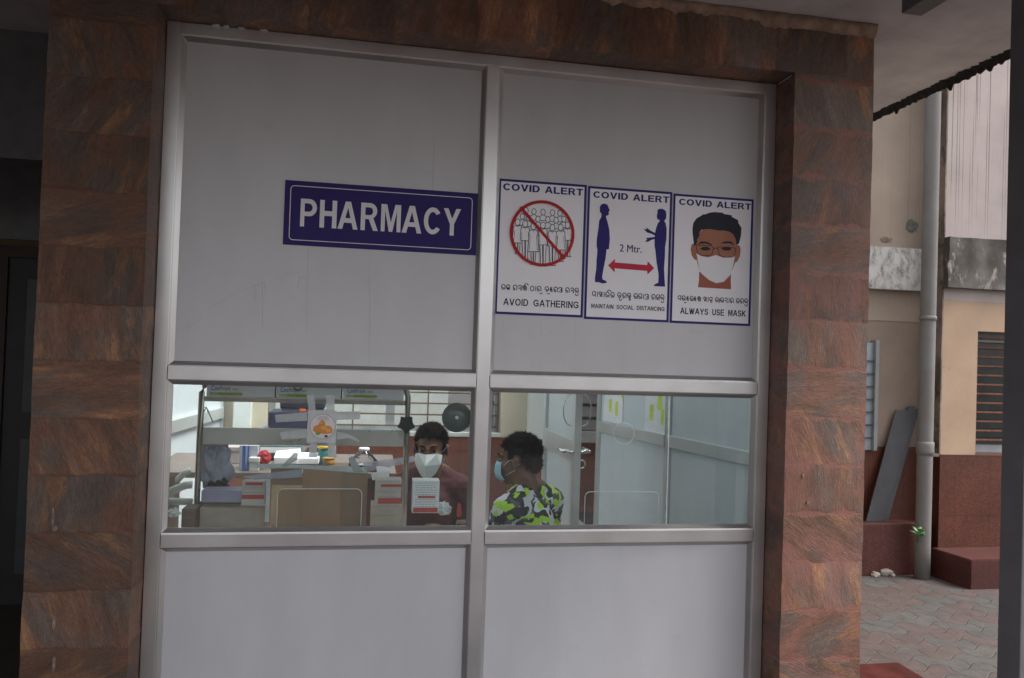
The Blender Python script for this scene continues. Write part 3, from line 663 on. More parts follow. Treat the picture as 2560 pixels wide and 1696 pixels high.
obj('drip_edge', bm, MAT['mould'], can)
sf = thing('steel_post_and_beam', 'dark grey square steel post and beam in the right foreground', 'steel post', (2.78, -.97, 0))
bm = BM(); box(bm, 2.742, 2.83, -1.015, -.93, 0, 2.948, .004); obj('post', bm, MAT['steel'], sf)
bm = BM(); box(bm, 2.736, 2.822, CF+.05, -.42, 2.95, ZS-.003, .003); obj('beam', bm, MAT['steel'], sf)
bm = BM(); box(bm, 2.741, 2.817, -.4195, -.416, 2.955, ZS-.008); obj('end_cap', bm, MAT['steel'], sf)

# ------------------------------------------------------------------ neighbouring building on the right
def wallpaint(name, c, streak=0., stain=(.10, .085, .07), zr=(2.2, 3.6), grime=.35):
    t = NT(name)
    f = t.noise(t.tc, 2.2, 7, .62); cc = t.ramp(f, [(.3, tuple(x*.84 for x in c)), (.7, tuple(min(1, x*1.1) for x in c))])
    g = t.thr(t.noise(t.tc, 6, 9, .72), .6, .72); cc = t.mix(t.math('MULTIPLY', g, grime), cc, stain)
    if streak:
        z = t.xyz(t.tc)[2]
        s = t.thr(t.noise(t.map(t.tc, (60, 60, .25)), 1.5, 3, .5), .585, .68)
        s = t.math('MULTIPLY', s, t.thr(z, zr[0], zr[1])); cc = t.mix(t.math('MULTIPLY', s, streak), cc, (.06, .045, .04))
    sp = t.thr(t.noise(t.tc, 24, 4, .6), .73, .76); cc = t.mix(t.math('MULTIPLY', sp, .5), cc, stain)
    t.bump(t.noise(t.tc, 35, 6, .65), .25, .006)
    return t.fin(cc, .85, 0., .3)
def mouldy(name, c, amt, scale=5, dk=(.035, .032, .03)):
    t = NT(name)
    f = t.noise(t.map(t.tc, (1.3, 1.3, .7)), scale, 10, .75, .4); f2 = t.noise(t.tc, 2.1, 5)
    cc = t.ramp(f, [(max(0., .5-amt), dk), (.62-amt*.4, c)])
    cc = t.mix(t.math('MULTIPLY', t.thr(f2, .45, .65), .5), cc, tuple(x*.55 for x in c))
    t.bump(f, .6, .01); return t.fin(cc, .9, 0., .3)
def granite(name, c):
    t = NT(name); sp = t.noise(t.tc, 130, 3, .7); big = t.noise(t.tc, 3, 5)
    p = t.xyz(t.tc); fr = t.math('ABSOLUTE', t.math('SUBTRACT', t.math('FRACT', t.math('DIVIDE', p[0], .31)), .5))
    fz = t.math('ABSOLUTE', t.math('SUBTRACT', t.math('FRACT', t.math('DIVIDE', p[2], .46)), .5))
    cc = t.ramp(sp, [(.35, tuple(x*.45 for x in c)), (.5, c), (.68, tuple(min(1, x*1.5+.01) for x in c)), (.8, (.3, .18, .15))])
    cc = t.mix(1., cc, t.ramp(big, [(.3, .8), (.7, 1.2)]), 'MULTIPLY')
    j = t.math('MAXIMUM', t.thr(fr, .488, .496), t.thr(fz, .49, .496)); cc = t.mix(t.math('MULTIPLY', j, .6), cc, tuple(x*.35 for x in c))
    return t.fin(cc, .42, 0., .4)
cream = wallpaint('cream_wall', (.52, .385, .30), 0.)
peach = wallpaint('peach_wall', (.27, .215, .175), .4, zr=(1.6, 3.4))
pinkw = wallpaint('pale_pink_wall', (.335, .285, .272), .95, zr=(2.1, 3.2), grime=.15)
tanw = wallpaint('tan_wall', (.21, .16, .13), 0., grime=.2)
orange = wallpaint('orange_stained_wall', (.36, .255, .18), 0., stain=(.32, .13, .05), grime=.9)
bwhite = mouldy('weathered_white_band', (.42, .41, .40), .19, 13)
bdark = mouldy('mouldy_grey_band', (.36, .34, .32), -.05, 5, (.062, .054, .048))
dadom = granite('red_brown_granite', (.078, .022, .013))
nb = thing('neighbouring_building', 'weathered cream building with red brown base beyond the right pillar', 'building', (5.6, 2.25, 0))
YF, YR = 2.25, 2.43
bm = BM(); box(bm, 5.165, 9, YF, 6, 2.13, 6.5); obj('upper_wall', bm, pinkw, nb)
bm = BM(); box(bm, 3.6, 5.15, YR, 6, 1.96, 6.5); obj('upper_wall', bm, peach, nb, label='peach upper wall set back behind the drain pipe')
bm = BM(); box(bm, 5.152, 5.163, YF-.002, YR-.001, .93, 6.4); obj('return_wall', bm, mouldy('stained_return', (.27, .21, .17), .12, 3), nb)
zA, zB = on_y(2179, 615, YR-.06).z, on_y(2177, 721, YR-.06).z
bm = BM(); rough_box(bm, 3.6, 5.15, YR-.06, YR-.001, zB, zA, amp=.006, seed=2); obj('ledge_band', bm, bwhite, nb)
zA2, zB2 = on_y(2440, 596, YF-.06).z, on_y(2440, 722, YF-.06).z
bm = BM(); rough_box(bm, 5.15, 9, YF-.06, YF-.001, zB2, zA2, amp=.022, seed=4); obj('ledge_band', bm, bdark, nb, label='grey and black mouldy broken ledge')
zD = .93; zE = .965; ZP, ZST = .398, .215
bm = BM(); box(bm, 3.6, 5.15, YR+.004, 6, zE, zB-.001); obj('recess_wall', bm, tanw, nb)
bm = BM(); box(bm, 3.6, 4.90, YR-.05, YR+.003, zD, zB-.002); 
bm.free()
# front pier and window recess
xw0 = on_y(2441, 1000, YF).x
bm = BM(); box(bm, 5.164, xw0, YF, YF+.3, zD, 2.129); obj('pier', bm, orange, nb)
bm = BM(); box(bm, xw0+.001, 7.6, YF+.001, YF+.3, 1.9, 2.129); obj('window_head', bm, orange, nb)
bm = BM(); box(bm, 7.6, 9, YF, YF+.3, zD, 2.129); obj('pier', bm, cream, nb)
bm = BM(); box(bm, 5.164, 9, YF-.012, YF+.3, 0, zD-.001); obj('dado', bm, dadom, nb)
bm = BM(); box(bm, 3.6, 5.15, YR-.012, YR+.2, 0, zE-.001); obj('dado', bm, dadom, nb)
bm = BM(); box(bm, 5.153, 5.1635, YF-.013, YR-.013, 0, zD-.002); obj('dado', bm, dadom, nb)
redc = granite('red_cement', (.062, .019, .016))
bm = BM(); box(bm, 3.6, 5.10, YF+.01, YR-.013, 0, ZP, .008); obj('plinth', bm, redc, nb)
bm = BM(); v = [(5.13, 1.88), (9, 1.88), (9, 2.236), (5.09, 2.236)]
lo = [bm.verts.new((x, y, 0)) for x, y in v]; hi = [bm.verts.new((x, y, ZST)) for x, y in v]
bm.faces.new(hi)
for i in range(4): bm.faces.new((lo[i], lo[(i+1) % 4], hi[(i+1) % 4], hi[i]))
bmesh.ops.bevel(bm, geom=bm.edges[:], offset=.006, segments=2, affect='EDGES'); obj('step', bm, redc, nb)
# barred window
win = obj('window', (lambda b: (box(b, xw0+.001, 7.6, YF+.2, YF+.22, zD, 1.9), b)[1])(BM()), M('dark_window_glass', (.025, .03, .03), .15), nb)
alw = M('window_frame_paint', (.20, .21, .22), .5)
bm = BM(); box(bm, xw0+.002, xw0+.045, YF+.14, YF+.199, zD+.001, 1.899); box(bm, xw0+.046, 7.59, YF+.141, YF+.198, 1.82, 1.898); box(bm, xw0+.046, 7.59, YF+.141, YF+.198, zD+.002, zD+.06); obj('frame', bm, alw, win)
bm = BM()
for i in range(12): box(bm, xw0+.046, 7.55, YF+.12, YF+.132, zD+.10+i*.074, zD+.112+i*.074)
for x in (xw0+.07, xw0+.75, xw0+1.4): box(bm, x, x+.02, YF+.100, YF+.119, zD+.003, 1.88)
obj('grille', bm, M('rusty_iron', (.16, .055, .03), .8, var=.3, vs=30), win)
# window of the recess (narrow louvre strip behind the pillar)
lx = on_y(2196, 900, YR-.05).x
lv = obj('louvre_window', (lambda b: (box(b, 3.9, lx-.03, YR-.03, YR+.003, zD+.01, 1.78), b)[1])(BM()), M('blue_grey_louvre', (.22, .26, .30), .4), nb)
bm = BM(); box(bm, lx-.029, lx, YR-.06, YR+.002, zD+.01, 1.8); obj('frame', bm, alw, lv)
bm = BM()
for i in range(7): box(bm, 3.95, lx-.031, YR-.045, YR-.031, zD+.1+i*.1, zD+.112+i*.1)
obj('slat', bm, M('louvre_blade', (.05, .055, .06), .5), lv)

patch(2280, 566, .055, .05, YR-.004, nb, M('bare_render', (.10, .10, .085), .9, var=.3, vs=30), 5, .006)
patch(2216, 600, .05, .022, YR-.003, nb, M('grime_patch', (.13, .09, .075), .9, var=.3, vs=30), 2, .004)
# drain pipe
pb = on_y(2309, 1440, 2.17); pipe = thing('drain_pipe', 'grey plastic drain pipe running down the neighbouring wall corner', 'drain pipe', (pb.x, 2.17, 0))
ptop = on_y(2327, 330, 2.17); px_ = (pb.x+ptop.x)/2
pvc = mouldy('grey_pvc', (.33, .35, .37), -.12, 3, (.15, .14, .135))
bm = BM(); tube(bm, [(px_, 2.17, z) for z in (0, .25, .6, .93, 1.5, 2.2, 3, 4, 6.4)], .055, 24); obj('pipe', bm, pvc, pipe, smooth=True)
zc = on_y(2315, 1117, 2.17).z
bm = BM(); lathe(bm, [(.0555, -.06), (.062, -.058), (.064, -.03), (.0625, 0), (.064, .03), (.0565, .04)], (px_, 2.17, zc), 24); obj('collar', bm, pvc, pipe, smooth=True)
bm = BM(); lathe(bm, [(.0555, -.02), (.061, -.018), (.061, .012), (.0555, .014)], (px_, 2.17, 1.98), 24); obj('collar', bm, pvc, pipe, smooth=True)
bm = BM(); box(bm, px_+.055, px_+.12, 2.165, 2.25, zc-.075, zc-.055); obj('bracket', bm, M('rust_bracket', (.12, .09, .07), .8), pipe)
# weed and rubble
wb = on_y(2297, 1345, 2.1); weed = thing('weed', 'small green weed growing beside the foot of the drain pipe', 'weed', (wb.x, 2.1, ZP-.12))
lm = M('weed_leaf', (.045, .12, .035), .5, var=.25)
bm = BM(); tube(bm, [(wb.x+.03, 2.16, wb.z-.05), (wb.x+.01, 2.12, wb.z), (wb.x, 2.1, wb.z+.06)], .003, 6); obj('stem', bm, lm, weed)
for k in range(9):
    t = k*2.4; l = .05+.025*random.random(); c = Vector((wb.x, 2.1, wb.z+.015*(k % 4)+.01)); d = Vector((math.cos(t), math.sin(t)*.7, .35+.3*random.random())).normalized(); s = d.cross(Vector((0, 0, 1))).normalized()
    bm = BM(); P = [c, c+d*l*.4+s*l*.3, c+d*l*.75+s*l*.24, c+d*l*1.15-Vector((0, 0, .01)), c+d*l*.75-s*l*.24, c+d*l*.4-s*l*.3]; m_ = bm.verts.new(c+d*l*.55+Vector((0, 0, .008)))
    vs = [bm.verts.new(p) for p in P]
    for i in range(6): bm.faces.new((vs[i], vs[(i+1) % 6], m_))
    obj('leaf', bm, lm, weed)
for k, (px, py, s, lb) in enumerate(((2208, 1436, .05, 'largest pale rubble lump at the foot of the red plinth'), (2187, 1441, .026, 'small pale rubble chip left of the larger lump'), (2232, 1440, .018, 'tiny pale rubble chip right of the larger lump'))):
    g = on_z(px, py, 0); bm = BM(); bmesh.ops.create_icosphere(bm, subdivisions=2, radius=s)
    for v in bm.verts: v.co = Vector((v.co.x*1.3, v.co.y, v.co.z*.8))*(1+.6*mnoise.noise(v.co*38+Vector((k*9, 0, 0))))+Vector((g.x, g.y, s*.6))
    obj('rubble', bm, M('rubble_%s' % 'abc'[k], (.27, .24, .215), .9, bump=.6, bs=40), label=lb, cat='rubble', group='rubble by the plinth')
# grey boards leaning in the recess
gp = M('grey_board', (.060, .060, .066), .6, var=.1, spec=.25)
for k in range(3):
    b0 = on_y(2166+k*19, 1290-k*2, 2.33+.012*k); t0 = on_y(2240+k*14, 1019-k*6 if k else 1026, 2.405)
    if k: t0 = on_y(2262+k*10, 1016+(k-1)*6, 2.405+.004*k)
    wv = Vector((on_y(2208, 1290, 2.33).x-on_y(2166, 1290, 2.33).x, 0, 0)) if k == 0 else Vector((.06, 0, 0))
    tw = Vector((on_y(2289, 1022, 2.405).x-on_y(2240, 1022, 2.405).x, 0, 0)) if k == 0 else Vector((.06, 0, 0))
    b0.z = ZP+.002; nrm = Vector((0, .007, .002))
    bm = BM(); q = [b0, b0+wv, t0+tw, t0]; f_ = [bm.verts.new(p) for p in q]; k_ = [bm.verts.new(p+nrm) for p in q]
    bm.faces.new(f_); bm.faces.new(k_[::-1])
    for i in range(4): bm.faces.new((f_[i], k_[i], k_[(i+1) % 4], f_[(i+1) % 4]))
    bmesh.ops.recalc_face_normals(bm, faces=bm.faces[:])
    obj('leaning_board', bm, gp, label=('wide grey board leaning in front on the red plinth', 'grey board edge leaning behind the wide front board', 'rearmost thin grey board nearest the drain pipe')[k], cat='board', group='grey boards leaning beside the pipe')

# ------------------------------------------------------------------ dark passage on the left
ps = thing('side_passage', 'dark passage with a beam and a shut door left of the stone pillar', 'passage', (-1.5, 2, 0))
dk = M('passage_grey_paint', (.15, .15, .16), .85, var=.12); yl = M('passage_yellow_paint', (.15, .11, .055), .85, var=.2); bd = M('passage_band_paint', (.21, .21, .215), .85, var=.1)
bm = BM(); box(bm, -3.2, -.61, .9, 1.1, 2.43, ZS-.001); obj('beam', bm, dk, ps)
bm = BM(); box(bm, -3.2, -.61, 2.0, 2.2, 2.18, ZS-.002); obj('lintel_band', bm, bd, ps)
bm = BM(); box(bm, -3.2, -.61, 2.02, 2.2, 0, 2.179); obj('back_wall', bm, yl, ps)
bm = BM(); box(bm, -3.3, -3.201, -2.6, 2.2, 0, ZS-.002); obj('unseen_end_wall', bm, dk, ps)  # unseen wall, added to close off light and keep the passage dark
dx = on_y(27, 640, 2.0).x
dr = obj('door', (lambda b: (box(b, dx, dx+.9, 1.99, 2.019, 0, 2.07), b)[1])(BM()), M('dark_door_paint', (.022, .02, .02), .5), ps)
bm = BM(); box(bm, dx-.07, dx-.001, 1.97, 2.019, 0, 2.14); box(bm, dx, dx+.97, 1.971, 2.018, 2.071, 2.139); obj('frame', bm, M('dark_frame_paint', (.04, .025, .02), .6), dr)
bm = BM(); box(bm, dx+.1, dx+.8, 1.983, 1.989, 1.15, 1.95, .004); box(bm, dx+.1, dx+.8, 1.983, 1.989, .2, 1.0, .004); obj('door_panel', bm, M('door_panel_grey', (.05, .055, .06), .4), dr)
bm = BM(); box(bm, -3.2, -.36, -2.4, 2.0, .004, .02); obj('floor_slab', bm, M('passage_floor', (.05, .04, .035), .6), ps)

# ------------------------------------------------------------------ pharmacy room
YB = 3.05; DZ = .926
bm = BM(); box(bm, -.56, 2.84, .06, 5.4, .003, .012); obj('room_floor', bm, M('room_floor_tile', (.55, .52, .48), .4), kind='structure', label='tiled floor of the pharmacy room', cat='floor')
room = thing('pharmacy_room', 'pharmacy room back wall in cream and white with brown granite base', 'room', (1.2, YB, 0))
X1, X2 = lp(1310, 300, YB).x, rp(180, 200, YB).x     # window opening
xw = lp(790, 300, YB).x; X2 = rp(232, 200, YB).x
cw = wallpaint('room_cream', (.60, .55, .44), 0., grime=.2)
zw = lp(2000, 445, YB).z
bm = BM(); box(bm, -.60, xw, YB, YB+.2, DZ, ZS-.003); box(bm, X2, rp(455, 200, YB).x, YB, YB+.2, DZ, ZS-.003); box(bm, xw+.001, X2-.001, YB+.001, YB+.2, 2.3, ZS-.003)
obj('back_wall', bm, cw, room)
bm = BM(); box(bm, xw+.001, X2-.001, YB-.02, YB+.19, DZ+.003, zw, .004); obj('sill', bm, M('window_sill', (.52, .53, .52), .6), room)
bm = BM(); box(bm, -.60, rp(592, 200, YB).x, YB-.014, YB+.2, .012, DZ+.002); obj('dado', bm, granite('room_granite', (.15, .058, .042)), room)
peel = NT('peeling_white_paint'); f = peel.noise(peel.tc, 3.4, 7, .6, .5); cc = peel.mix(peel.thr(f, .60, .625), (.66, .71, .70), (.26, .23, .185)); peel.bump(f, .2, .01); peel.fin(cc, .8)
c0, c1 = lp(545, 300, YB-.06).x, lp(672, 300, YB-.06).x
bm = BM(); rough_box(bm, c0, c1, YB-.08, YB-.001, DZ, ZS-.004, step=.08, amp=.003, seed=3); obj('column', bm, M('white_column_paint', (.68, .74, .72), .8, var=.06), room)
c0, c1 = rp(455, 200, YB-.06).x, rp(592, 200, YB-.06).x
bm = BM(); rough_box(bm, c0, c1, YB-.08, YB+.2, DZ, ZS-.004, step=.08, amp=.003, seed=6); obj('column', bm, peel.m, room, label='white column with patches of peeled plaster')
bm = BM()
for q in ((-.42, -.375, .055, .30), (-.50, -.42, .301, .32), (-.515, -.501, .302, .66), (-.60, -.501, .661, .68), (-.60, -.565, .681, YB-.001)): box(bm, *q, .012, ZS-.004)
obj('side_wall', bm, cw, room)
bm = BM(); box(bm, 2.845, 2.885, .05, 2.5, .012, ZS-.004); obj('side_wall', bm, cw, room)
bw = obj('window', (lambda b: (box(b, xw+.002, X2-.002, YB+.12, YB+.124, zw, 2.29), b)[1])(BM()), glassm('back_window_glass', (.92, .95, .95)), room)
bm = BM(); za = M('window_alu', (.42, .47, .50), .4, .3)
xm0, xm1 = on_y(964, 1040, YB+.1).x, on_y(986, 1040, YB+.1).x
box(bm, xm0, xm1, YB+.085, YB+.119, zw, 2.28); box(bm, rp(180, 200, YB+.1).x, X2-.003, YB+.085, YB+.119, zw, 2.28); box(bm, xw+.003, xw+.05, YB+.085, YB+.119, zw, 2.28)
box(bm, xw+.051, X2-.05, YB+.086, YB+.118, zw+.001, zw+.035); obj('frame', bm, za, bw)
bm = BM(); ir = M('brown_window_bar', (.16, .105, .07), .6)
for yy in (155, 235, 318, 402):
    z = lp(2050, yy, YB+.04).z; box(bm, xw+.01, X2-.01, YB+.035, YB+.045, z-.006, z+.006)
for px in (on_y(882, 1040, YB+.04).x, on_y(1070, 1010, YB+.04).x, on_y(1245, 1010, YB+.04).x, on_y(800, 1040, YB+.04).x):
    box(bm, px-.006, px+.006, YB+.028, YB+.0345, zw, 2.28)
obj('grille', bm, ir, bw)
# pale wall of the next block seen through the back window, and dark louvres beyond the door
bm = BM(); box(bm, -4, 1.93, 8.2, 8.4, 0, 4.5); obj('yard_wall', bm, M('pale_yard_wall', (.84, .84, .80), .8, var=.05), label='pale wall seen outside through the barred back window', cat='wall')
lw = thing('louvred_block', 'grey louvred wall with brown base glimpsed through the open door', 'building', (2.7, 4.6, 0))
zs = rp(940, 425, 4.6).z
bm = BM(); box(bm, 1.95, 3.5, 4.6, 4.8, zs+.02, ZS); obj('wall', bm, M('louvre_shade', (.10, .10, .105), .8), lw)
bm = BM()
for i in range(9):
    z = zs+.03+i*.135; box(bm, 1.95, 3.5, 4.56, 4.599, z, z+.105, .006, rot=Matrix.Rotation(R(-12), 3, 'X'))
obj('louvre', bm, M('grey_louvre', (.30, .29, .29), .7), lw)
bm = BM(); box(bm, 1.95, 3.5, 4.5, 4.6, zs-.09, zs+.018, .005); obj('sill', bm, M('louvre_sill', (.45, .43, .42), .7), lw)
bm = BM(); box(bm, 1.95, 3.5, 4.55, 4.7, .012, zs-.091); obj('dado', bm, granite('outer_granite', (.17, .055, .04)), lw)

# partitions: rails at 1.13 m, panels above and below
ZR = 1.13
def vwall(bm, p, q, t, z0, z1, off=0., bev=0):
    """upright slab between plan points p and q, thickness t behind, shifted by off towards the viewer side"""
    d = (Vector(q)-Vector(p)).normalized(); nn = Vector((-d.y, d.x))
    a, b = Vector(p)+nn*off, Vector(q)+nn*off; c_, e = b-nn*t, a-nn*t
    lo = [bm.verts.new((v.x, v.y, z0)) for v in (a, b, c_, e)]; hi = [bm.verts.new((v.x, v.y, z1)) for v in (a, b, c_, e)]
    F = [bm.faces.new(lo[::-1]), bm.faces.new(hi)]
    for i in range(4): F.append(bm.faces.new((lo[i], lo[(i+1) % 4], hi[(i+1) % 4], hi[i])))
    if bev: bmesh.ops.bevel(bm, geom=list({e for f in F for e in f.edges}), offset=bev, segments=1, affect='EDGES')
    bmesh.ops.recalc_face_normals(bm, faces=bm.faces[:])
n_, m_, f_ = on_z(1860, 1125, ZR), on_z(1680, 1088, ZR), on_z(1500, 1053, ZR)
dirv = (n_.xy-f_.xy).normalized(); F0 = f_.xy-dirv*.03; N0 = n_.xy+dirv*.30; M0 = F0+dirv*((m_.xy-f_.xy).length+.02)
pr = thing('glazed_partition', 'aluminium partition with blue grey panels on the right inside the pharmacy', 'partition', (M0.x, M0.y, .012))
nn = Vector((-dirv.y, dirv.x))
sgn = 1 if nn.x < 0 else -1
def pw(bm, a, b, t, z0, z1, off, bev=0):
    if sgn > 0: vwall(bm, a, b, t, z0, z1, off, bev)
    else: vwall(bm, b, a, t, z0, z1, off, bev)
for i, (a, b) in enumerate(((F0, M0), (M0, N0))):
    s0 = a+dirv*(.05 if i == 0 else .025); s1 = b-dirv*.025
    bm = BM(); pw(bm, s0, s1, .05, ZR-.075, ZR, .022, .003); obj('rail', bm, MAT['alu_in'], pr)
    bm = BM(); pw(bm, s0, s1, .006, ZR+.001, 2.6, 0.); obj('panel', bm, MAT['acp_in'], pr)
    bm = BM(); pw(bm, s0, s1, .006, .012, ZR-.076, 0.); obj('panel', bm, MAT['acp_in'], pr)
    bm = BM(); pw(bm, a, a+dirv*.05, .05, .012, 2.6, .015, .003) if i == 0 else pw(bm, a-dirv*.024, a+dirv*.024, .05, .012, 2.6, .015, .003); obj('stile', bm, MAT['alu_in'], pr)
# highlighted sheets taped to the partition
def psheet(u0, u1, zb, zt, label, spots):
    t = thing('paper_notice', label, 'paper', ((F0+dirv*u0).x, (F0+dirv*u0).y, zb), 'highlighted papers on the inner partition')
    bm = BM(); pw(bm, F0+dirv*u0, F0+dirv*u1, .001, zb, zt, .004); obj('sheet', bm, M('printed_paper', (.80, .82, .86), .7, var=.1, vs=90, stretch=(.3, .3, 6)), t)
    bm = BM()
    for k, (a, b, w_, h_) in enumerate(spots):
        pw(bm, F0+dirv*(u0+(u1-u0)*a), F0+dirv*(u0+(u1-u0)*(a+w_)), .0006, zb+(zt-zb)*b, zb+(zt-zb)*(b+h_), .0052+.0002*(k % 3))
    obj('highlighting', bm, M('yellow_highlighter', (.62, .78, .10), .7), t)
def u_at(px):   # distance along the partition where the sight line at rail height crosses it
    d = ray(px, 1060); a = Vector((d.x, d.y)); o_ = Vector((CX, CY)); e = F0-o_
    den = a.x*dirv.y-a.y*dirv.x; s = (e.x*dirv.y-e.y*dirv.x)/den; return ((o_+a*s)-F0).dot(dirv)
psheet(u_at(1510), u_at(1557), ZR+.008, ZR+.46, 'yellow highlighted paper notice nearest the open door', [(.42, .70, .14, .22), (.75, .60, .14, .22), (.52, .45, .12, .25), (.9, .40, .1, .25), (.28, .16, .14, .2), (.62, .12, .14, .22), (.1, .6, .12, .1)])
psheet(u_at(1613), u_at(1664), ZR-.002, ZR+.46, 'yellow highlighted paper notice beside the partition mullion', [(.45, .55, .16, .2), (.62, .32, .2, .24), (.25, .16, .18, .22), (.8, .12, .14, .22), (.9, .6, .1, .2), (.2, .76, .2, .1)])
# left partition
a_, b_ = on_z(*LP(90, 350), ZR), on_z(*LP(440, 262), ZR); dl = (b_.xy-a_.xy).normalized(); A0 = a_.xy-dl*((a_.y-.69)/dl.y); B0 = b_.xy+dl*.02
pl_ = thing('inner_partition', 'blue grey partition with bright sunlit rail at the left inside the window', 'partition', (A0.x, A0.y, .012))
for nm, z0, z1, of, th, mt in (('rail', ZR-.08, ZR, .03, .06, MAT['alu_in']), ('panel', ZR+.001, 2.6, 0., .006, MAT['acp_in']), ('panel', .012, ZR-.081, 0., .006, MAT['acp_in'])):
    bm = BM(); vwall(bm, B0, A0, th, z0, z1, of, .003 if nm == 'rail' else 0); obj(nm, bm, mt, pl_)
bm = BM(); vwall(bm, B0+dl*.05, B0+dl*.001, .06, .012, 2.6, .02, .003); obj('stile', bm, MAT['alu_in'], pl_)
# open door
dh, df = on_z(1368, 1070, ZR), on_z(1437, 1101, ZR); Hh = Vector((dh.x, dh.y+.04)); Ff = Vector((dh.x+.003, df.y-.05))
door = thing('inner_door', 'open grey aluminium door with lever handle behind the man in camouflage shirt', 'door', (Hh.x, Hh.y, .012))
dd = (Ff-Hh).normalized()
for nm, u0, u1, z0, z1, of, th, mt in (('stile', 0, .055, .012, 2.5, .02, .04, 'alu_in'), ('stile', 'e', 0, .012, 2.5, .02, .04, 'alu_in'), ('rail', 'r', 0, ZR-.12, ZR, .018, .036, 'alu_in'), ('panel', 'r', 0, ZR+.001, 2.45, 0., .006, 'acp_in'), ('panel', 'r', 0, .012, ZR-.121, 0., .006, 'acp_in')):
    Lw = (Ff-Hh).length
    if u0 == 'e': u0, u1 = Lw-.055, Lw
    if u0 == 'r': u0, u1 = .056, Lw-.056
    bm = BM(); vwall(bm, Ff-dd*(Lw-u1), Hh+dd*u0, th, z0, z1, of, .002 if nm != 'panel' else 0); obj(nm, bm, MAT[mt], door)
chrome = M('chrome', (.75, .76, .76), .15, .95, var=.03)
for s, nm in ((-1, 'lever_handle'), (1, 'lever_handle')):
    bm = BM(); x = Ff.x+s*.03; y = Ff.y+.03; z = ZR-.06
    tube(bm, [(x-s*.006, y, z), (x+s*.045, y, z)], .011, 10); tube(bm, [(x+s*.045, y-.008, z), (x+s*.045, y+.12, z+.004)], .009, 10); lathe(bm, [(.026, 0), (.026, .006)], (x, y, z-.003), 16); obj(nm, bm, chrome, door, smooth=True)
    bm = BM(); z = ZR+.17
    pts = [(x, y, z-.09)]+[(x+s*(.01+.04*math.cos(R(t))), y, z+.085*math.sin(R(t))) for t in range(-80, 81, 16)]+[(x, y, z+.09)]
    tube(bm, pts, .0035, 8); obj('pull_handle', bm, chrome, door, smooth=True)
bm = BM(); x, y, z = Ff.x+.035, Ff.y+.03, ZR-.13
tube(bm, [(x+.02*math.cos(R(t)), y, z+.022*math.sin(R(t))) for t in range(0, 360, 20)], .005, 8, True); obj('lock_ring', bm, chrome, door, smooth=True)

# ------------------------------------------------------------------ counter and the things on it
CT = .80
ctr = thing('serving_counter', 'pale counter top just behind the serving glass', 'counter', (.6, .25, .012))
bm = BM(); box(bm, XLi-.02, XMR-.03, .03, .42, CT-.035, CT, .004); obj('counter_top', bm, M('counter_laminate', (.70, .64, .57), .45), ctr)
bm = BM(); box(bm, XLi+.02, XMR-.08, .36, .385, .012, CT-.036); obj('front_board', bm, M('counter_board', (.35, .30, .27), .6), ctr)
card = M('brown_cardboard', (.36, .225, .14), .85, var=.1, vs=14, bump=.15, bs=90, stretch=(1, 1, .2)); cardl = M('pale_cardboard', (.56, .39, .25), .85, var=.1, vs=12); cardd = M('dark_cardboard', (.27, .18, .12), .85, var=.12)
tape = film('frosted_tape', (.56, .60, .61), .62); wtape = film('white_parcel_tape', (.66, .72, .74), .8)
whitec = M('white_carton', (.82, .83, .86), .5, var=.04); redp = M('carton_red', (.50, .07, .055), .5); bluep = M('carton_blue', (.10, .22, .62), .5); grn = M('carton_green', (.30, .42, .05), .5); grnl = M('carton_pale_green', (.45, .60, .28), .5); greyp = M('carton_grey_print', (.30, .30, .34), .6)
def pxz(P, x0, y0, x1, y1, Y):
    a, b, c_, d = P(x0, y0, Y), P(x1, y0, Y), P(x0, y1, Y), P(x1, y1, Y)
    return (a.x+c_.x)/2, (b.x+d.x)/2, (c_.z+d.z)/2, (a.z+b.z)/2
cb = thing('cardboard_sheet', 'brown cardboard sheet taped behind the left serving hatch', 'cardboard', (lp(1180, 1000, .04).x, .04, CT))
x0, x1, z0, z1 = pxz(lp, 820, 838, 1525, 1150, .045)
bm = BM(); box(bm, x0, x1, .045, .049, CT+.001, z1, .001); obj('board', bm, cardl, cb)
a = pxz(lp, 1050, 715, 1338, 1150, .04); bm = BM(); box(bm, a[0], a[1], .037, .041, CT+.001, a[3], .001); obj('flap', bm, card, cb)
a = pxz(lp, 1334, 745, 1530, 1150, .04); bm = BM(); box(bm, a[0], a[1], .0415, .0445, CT+.001, a[3], .001); obj('flap', bm, cardd, cb)
a = pxz(lp, 872, 872, 1049, 1150, .04); bm = BM(); box(bm, a[0], a[1], .0405, .0440, CT+.001, a[3], .001); obj('flap', bm, card, cb)
a = pxz(lp, 818, 720, 1049, 838, .045); bm = BM(); box(bm, a[0], a[1], .0452, .0485, z1+.0005, a[3], .001); obj('flap', bm, cardd, cb)
def tp(pts, Y=.0365, mat=None, par=None, P=lp, th=.0004):
    q = [(P(*p, Y).x, P(*p, Y).z) for p in pts]; bm = BM()
    if sum((q[i][0]*q[(i+1) % len(q)][1]-q[(i+1) % len(q)][0]*q[i][1]) for i in range(len(q))) < 0: q = q[::-1]
    poly(bm, q, Y, th); return obj('tape_strip', bm, mat or tape, par)
tp([(690, 680), (1100, 690), (1510, 705), (1540, 752), (1040, 715), (690, 712)], .0355, wtape, cb)
tp([(895, 700), (990, 600), (1022, 600), (1015, 650), (930, 702)], .034, tape, cb)
tp([(1392, 640), (1420, 620), (1510, 745), (1430, 740)], .034, tape, cb)
tp([(790, 790), (818, 780), (806, 1110), (775, 1110)], .0355, wtape, cb)
tp([(600, 775), (1052, 720), (1052, 780), (700, 800)], .0345, film('clear_plastic_strip', (.55, .57, .68), .55), cb)
